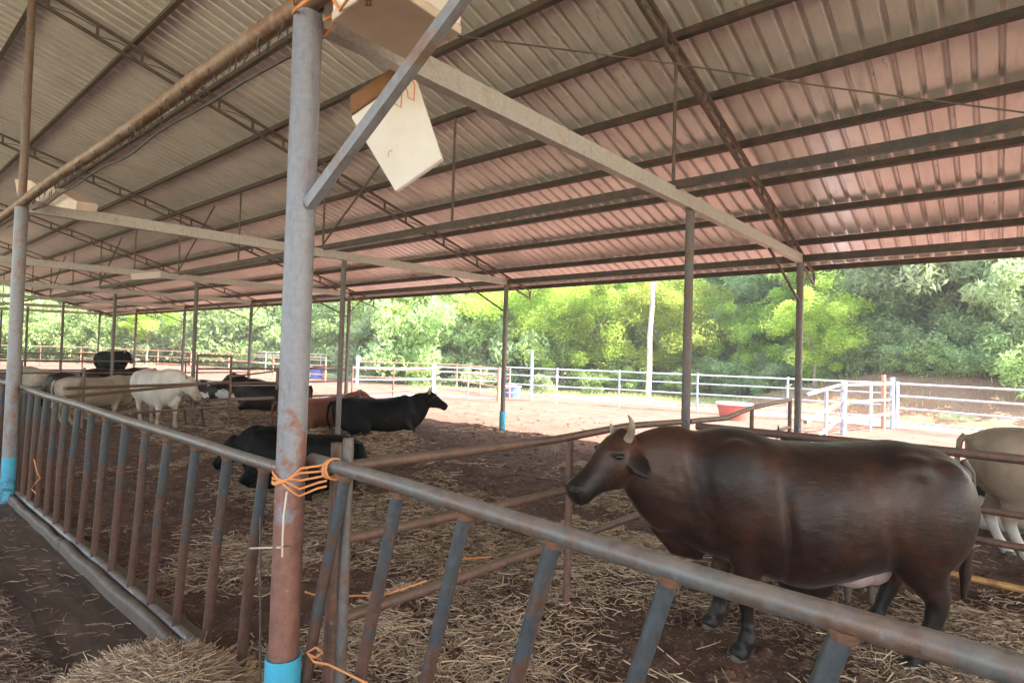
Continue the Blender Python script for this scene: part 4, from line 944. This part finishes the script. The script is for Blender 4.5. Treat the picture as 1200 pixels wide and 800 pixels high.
for kd, (n, rx, rz, zc, ll, lw, mt, cl, dr, sp, bl) in {
    'tall': (13000, 2.9, 3.0, 5.2, .26, .11, 'leaf_dark', 60, .3, .14, 1.2), 'tall2': (13000, 3.2, 2.7, 4.9, .25, .1, 'leaf_mid', 55, .3, .14, 1.0),
    'feather': (15000, 2.4, 2.5, 3.3, .2, .05, 'leaf_light', 60, .15, .15, .3), 'feather2': (14000, 2.1, 2.0, 2.8, .18, .05, 'leaf_light', 50, .2, .16, .3),
    'pale': (13000, 2.9, 2.2, 3.6, .3, .08, 'leaf_pale', 70, .5, .13, .5), 'shrub': (6000, 1.5, .85, .95, .14, .06, 'leaf_mid', 34, .1, .2, .02),
    'shrub2': (5000, 1.3, .7, .8, .13, .06, 'leaf_pale', 30, .1, .2, .02), 'darkshrub': (6000, 1.6, 1.0, 1.1, .14, .06, 'leaf_dark', 34, .1, .2, .02)}.items():
    KIND[kd] = crown_mesh('crown', hash(kd) % 1 + len(kd)*7+n % 97, n, rx, rz, zc, ll, lw, MAT[mt], cl, dr, sp, bl)
TRK = {'big': trunk_mesh('trunk', 1, 5.2, .16, 9, MAT['bark']), 'mid': trunk_mesh('trunk', 2, 3.4, .09, 8, MAT['bark'], 1.3), 'low': trunk_mesh('trunk', 3, 1.0, .04, 6, MAT['bark'], .7, .1)}
TN = {'tall': 'big', 'tall2': 'big', 'feather': 'mid', 'feather2': 'mid', 'pale': 'mid', 'shrub': 'low', 'shrub2': 'low', 'darkshrub': 'low'}
WORD = {'tall': ('dense dark green', 'tree'), 'tall2': ('mid green broad leaved', 'tree'), 'feather': ('bright yellow green feathery', 'tree'), 'feather2': ('small bright yellow green feathery', 'tree'), 'pale': ('pale green drooping', 'tree'),
        'shrub': ('mid green low', 'shrub'), 'shrub2': ('pale green low', 'shrub'), 'darkshrub': ('dark green low', 'shrub')}
def tree(kd, px, dist, sc=1.0, sz=1.0, label=None, group=None):
    label_ = None
    d = ray(px, 418); d = Vector((d.x, d.y, 0)).normalized(); P = CAM+d*dist
    z = float(far(np.array([P.x]), np.array([P.y]))[0])-.05
    w, c = WORD[kd]
    place = next(t for lim, t in [(-60, 'beyond the frame left of the shed'), (30, 'behind the left column'), (120, 'far beyond the distant black cow'), (220, 'far beyond the pale cows'), (330, 'far off just left of the near column'), (400, 'far off just right of the near column'), (490, 'beyond the white yard gate'), (592, 'left of the second outer column'),
        (690, 'right of the second outer column'), (760, 'left of the pale bare trunk'), (815, 'right of the pale bare trunk'), (880, 'right of the middle column'), (945, 'behind the nearest outer column'), (1030, 'behind the yard fence corner'), (1110, 'right of the fence corner'), (1200, 'near the right edge'), (9999, 'beyond the right edge')] if px < lim)
    row = ('front row' if dist < (29 if px > 430 else 62) else 'middle row' if dist < (36 if px > 430 else 75) else 'back row')
    if not label: group = f'{w} {c}s {place}'; label_ = f'{w} {c}, {row}, {place}'
    root = empty(c, label or label_, c, (P.x, P.y, z), random.uniform(0, 6.28), None if label else group+' '+row)
    root.scale = (sc, sc, sc*sz)
    share('trunk', TRK[TN[kd]], root); share('crown', KIND[kd], root); return root
tr = random.Random(11)
tree('feather', 955, 22.5, .62, 1.05, 'single bright yellow green tree right of the nearest outer column')
tree('pale', 1100, 24, .95, 1.0, 'wide pale green tree with drooping branches at the right')
tree('pale', 1190, 23, .9, 1.1, 'pale green tree leaning in from the right edge')
tree('shrub2', 636, 24, .45, 1.2, 'little green sapling beside the pale blue marker post')
for px, dd, sc in [(470, 33, 1.0), (555, 31, .95), (610, 29, 1.1), (660, 28.5, 1.0), (705, 28, 1.05), (735, 30, 1.1), (785, 28, .95), (830, 30, 1.05), (880, 28, .8), (640, 33, 1.3), (700, 34, 1.35), (760, 33, 1.3), (820, 34, 1.2), (520, 35, 1.1)]:
    tree('feather' if tr.random() < .6 else 'feather2', px, dd, sc, tr.uniform(.95, 1.15))
for px, dd, sc in [(440, 36, 1.0), (500, 34, 1.0), (540, 38, 1.2), (430, 44, 1.2), (580, 42, 1.3), (640, 42, 1.3), (700, 43, 1.35), (760, 42, 1.4), (820, 40, 1.3), (870, 36, 1.2), (910, 34, 1.2), (945, 31, 1.15), (985, 30, 1.2), (1020, 32, 1.25), (1060, 31, 1.2), (1100, 30, 1.25), (1150, 31, 1.3), (1195, 30, 1.2), (1240, 29, 1.2), (1290, 27, 1.1), (1350, 26, 1.1), (900, 42, 1.4), (980, 40, 1.4), (1060, 42, 1.5), (1140, 40, 1.5)]:
    tree('pale' if px > 960 and dd < 35 and tr.random() < .6 else 'tall' if tr.random() < .4 else 'tall2', px+tr.uniform(-8, 8), dd, sc*(1.25 if px > 960 and dd < 35 else 1), tr.uniform(.95, 1.15))
for px in range(-80, 430, 22):
    dd = 66-px*.035+tr.uniform(-6, 6); tree(tr.choice(['tall2', 'feather', 'feather2', 'pale', 'feather']), px+tr.uniform(-8, 8), dd, tr.uniform(1.1, 1.5)*(.72 if px < 150 else 1), tr.uniform(.9, 1.1))
for px in range(180, 440, 34):
    tree(tr.choice(['tall2', 'tall']), px+tr.uniform(-8, 8), 84+tr.uniform(-5, 8), tr.uniform(1.6, 2.0), 1.1)
for px in range(-420, -90, 60): tree(tr.choice(['tall2', 'feather', 'tall']), px, 45+tr.uniform(-5, 8), tr.uniform(1.2, 1.5))
for px, dd, sc in [(1000, 25.5, 1.0), (965, 26, .9), (1030, 25, 1.1), (1085, 25.5, 1.1), (1140, 24.5, 1.1), (1180, 22.8, .8), (1020, 23.5, .6), (1060, 22.6, .5), (1098, 22.2, .55), (1148, 22.0, .5), (1045, 26, .9), (1075, 23.5, .7), (1120, 22.5, .8), (1160, 24, 1.0), (1200, 22.5, .9), (1240, 21, .9), (930, 27, .9), (985, 24, .8), (870, 27.5, .9), (905, 25.5, .7)]:
    tree(tr.choice(['shrub', 'darkshrub', 'shrub2', 'darkshrub']), px, dd, sc, 1.1)
for px, dd, sc in [(445, 31, .8), (480, 30, .9), (520, 31, .8), (560, 28, .8), (585, 29, .9), (640, 27, .6), (690, 26.5, .6), (740, 27, .7), (800, 27, .7), (835, 27.5, .9)]:
    tree(tr.choice(['shrub', 'darkshrub', 'shrub2']), px, dd, sc, 1.0)
for px in range(-60, 440, 15):
    tree(tr.choice(['shrub', 'shrub2', 'shrub']), px+tr.uniform(-6, 6), 60-px*.03+tr.uniform(-4, 4), tr.uniform(1.6, 2.6), tr.uniform(1.1, 1.5))
for px in range(440, 960, 24):
    tree(tr.choice(['shrub', 'shrub2']), px+tr.uniform(-6, 6), 31+tr.uniform(-2, 3), tr.uniform(1.2, 1.9), tr.uniform(1.1, 1.5))
for px in range(960, 1330, 30):
    tree(tr.choice(['pale', 'feather2', 'pale', 'tall2']), px+tr.uniform(-10, 10), 27.5+tr.uniform(-1, 2), tr.uniform(.75, 1.0), tr.uniform(.9, 1.2))
# slender pale trunk and the small bare tree
P = G(759, 463, .2); t = empty('tree', 'slender tree with a tall bare whitish trunk before the yellow green wood', 'tree', (P.x, P.y, .1))
mb = MB(); top = 7.5; pts = [(0, 0, -.2), (.05, 0, 1.2), (.0, .05, 2.6), (.12, 0, 4.0), (.05, 0, 5.6), (.1, 0, top)]; mb.tube(pts, [.13, .11, .1, .09, .07, .03], 10)
mb.tube([(.1, 0, 4.6), (.5, .2, 5.4), (.8, .2, 6.2)], [.04, .03, .015], 6); mb.tube([(.08, 0, 5.2), (-.4, -.1, 6.0), (-.6, -.1, 6.8)], [.04, .03, .015], 6); mb.build('trunk', MAT['bark_pale'], t)
o = share('crown', KIND['pale'], t); o.scale = (.5, .5, .5); o.location = (0, 0, 4.8)
for px, d_, lab in [(172, 50, 'small tree with a forked pale trunk far beyond the white cow'), (470, 30, 'small forked tree behind the black cow with small horns')]:
    dd = ray(px, 418); dd = Vector((dd.x, dd.y, 0)).normalized()*d_; t = empty('tree', lab, 'tree', (dd.x, dd.y, .15))
    share('trunk', TRK['mid'], t); o = share('crown', KIND['feather2'], t); o.location = (0, 0, 1.2)
# grass on the strip beyond the yard
n = 26000; x = rng.uniform(-26, 12, n); y = rng.uniform(17.6, 28, n)+np.abs(rng.normal(0, 1, n)); k = fbm(x, y, 51, 3, .5) > -.12; x = x[k]; y = y[k]; n = len(x)
z = far(x, y); hgt = rng.uniform(.05, .2, n); a = rng.random(n)*6.28; w = .012
s = np.stack([np.cos(a), np.sin(a), 0*a], 1)*w; t_ = np.stack([rng.normal(0, .05, n), rng.normal(0, .05, n), hgt], 1); P = np.stack([x, y, z-.01], 1)
V = np.stack([P-s, P+s, P+t_+s*.3, P+t_-s*.3], 1).reshape(-1, 3)
fast_mesh('grass', V, np.arange(4*n).reshape(-1, 4), MAT['grass'], attr=np.repeat(rng.random(n), 4), kind='stuff', label='dry yellow green grass on the strip beyond the yard fence', cat='grass')
# fallen leaves and weeds on the red bank
n = 9000; x = rng.uniform(-4, 14, n); y = rng.uniform(18.5, 25, n); z = far(x, y)+.02; P = np.stack([x, y, z], 1)
HAZE = bpy.data.materials.new('thin_air_haze'); HAZE.use_nodes = True; nt = HAZE.node_tree; nt.nodes.clear()
ov = nt.nodes.new('ShaderNodeOutputMaterial'); pv = nt.nodes.new('ShaderNodeVolumePrincipled'); pv.inputs['Color'].default_value = (1, .99, .95, 1); pv.inputs['Density'].default_value = .0017
nt.links.new(pv.outputs[0], ov.inputs['Volume'])
mb = MB(); mb.box((-20, 40, 9), (460, 420, 22)); mb.build('haze', HAZE, None, smooth=False, kind='stuff')
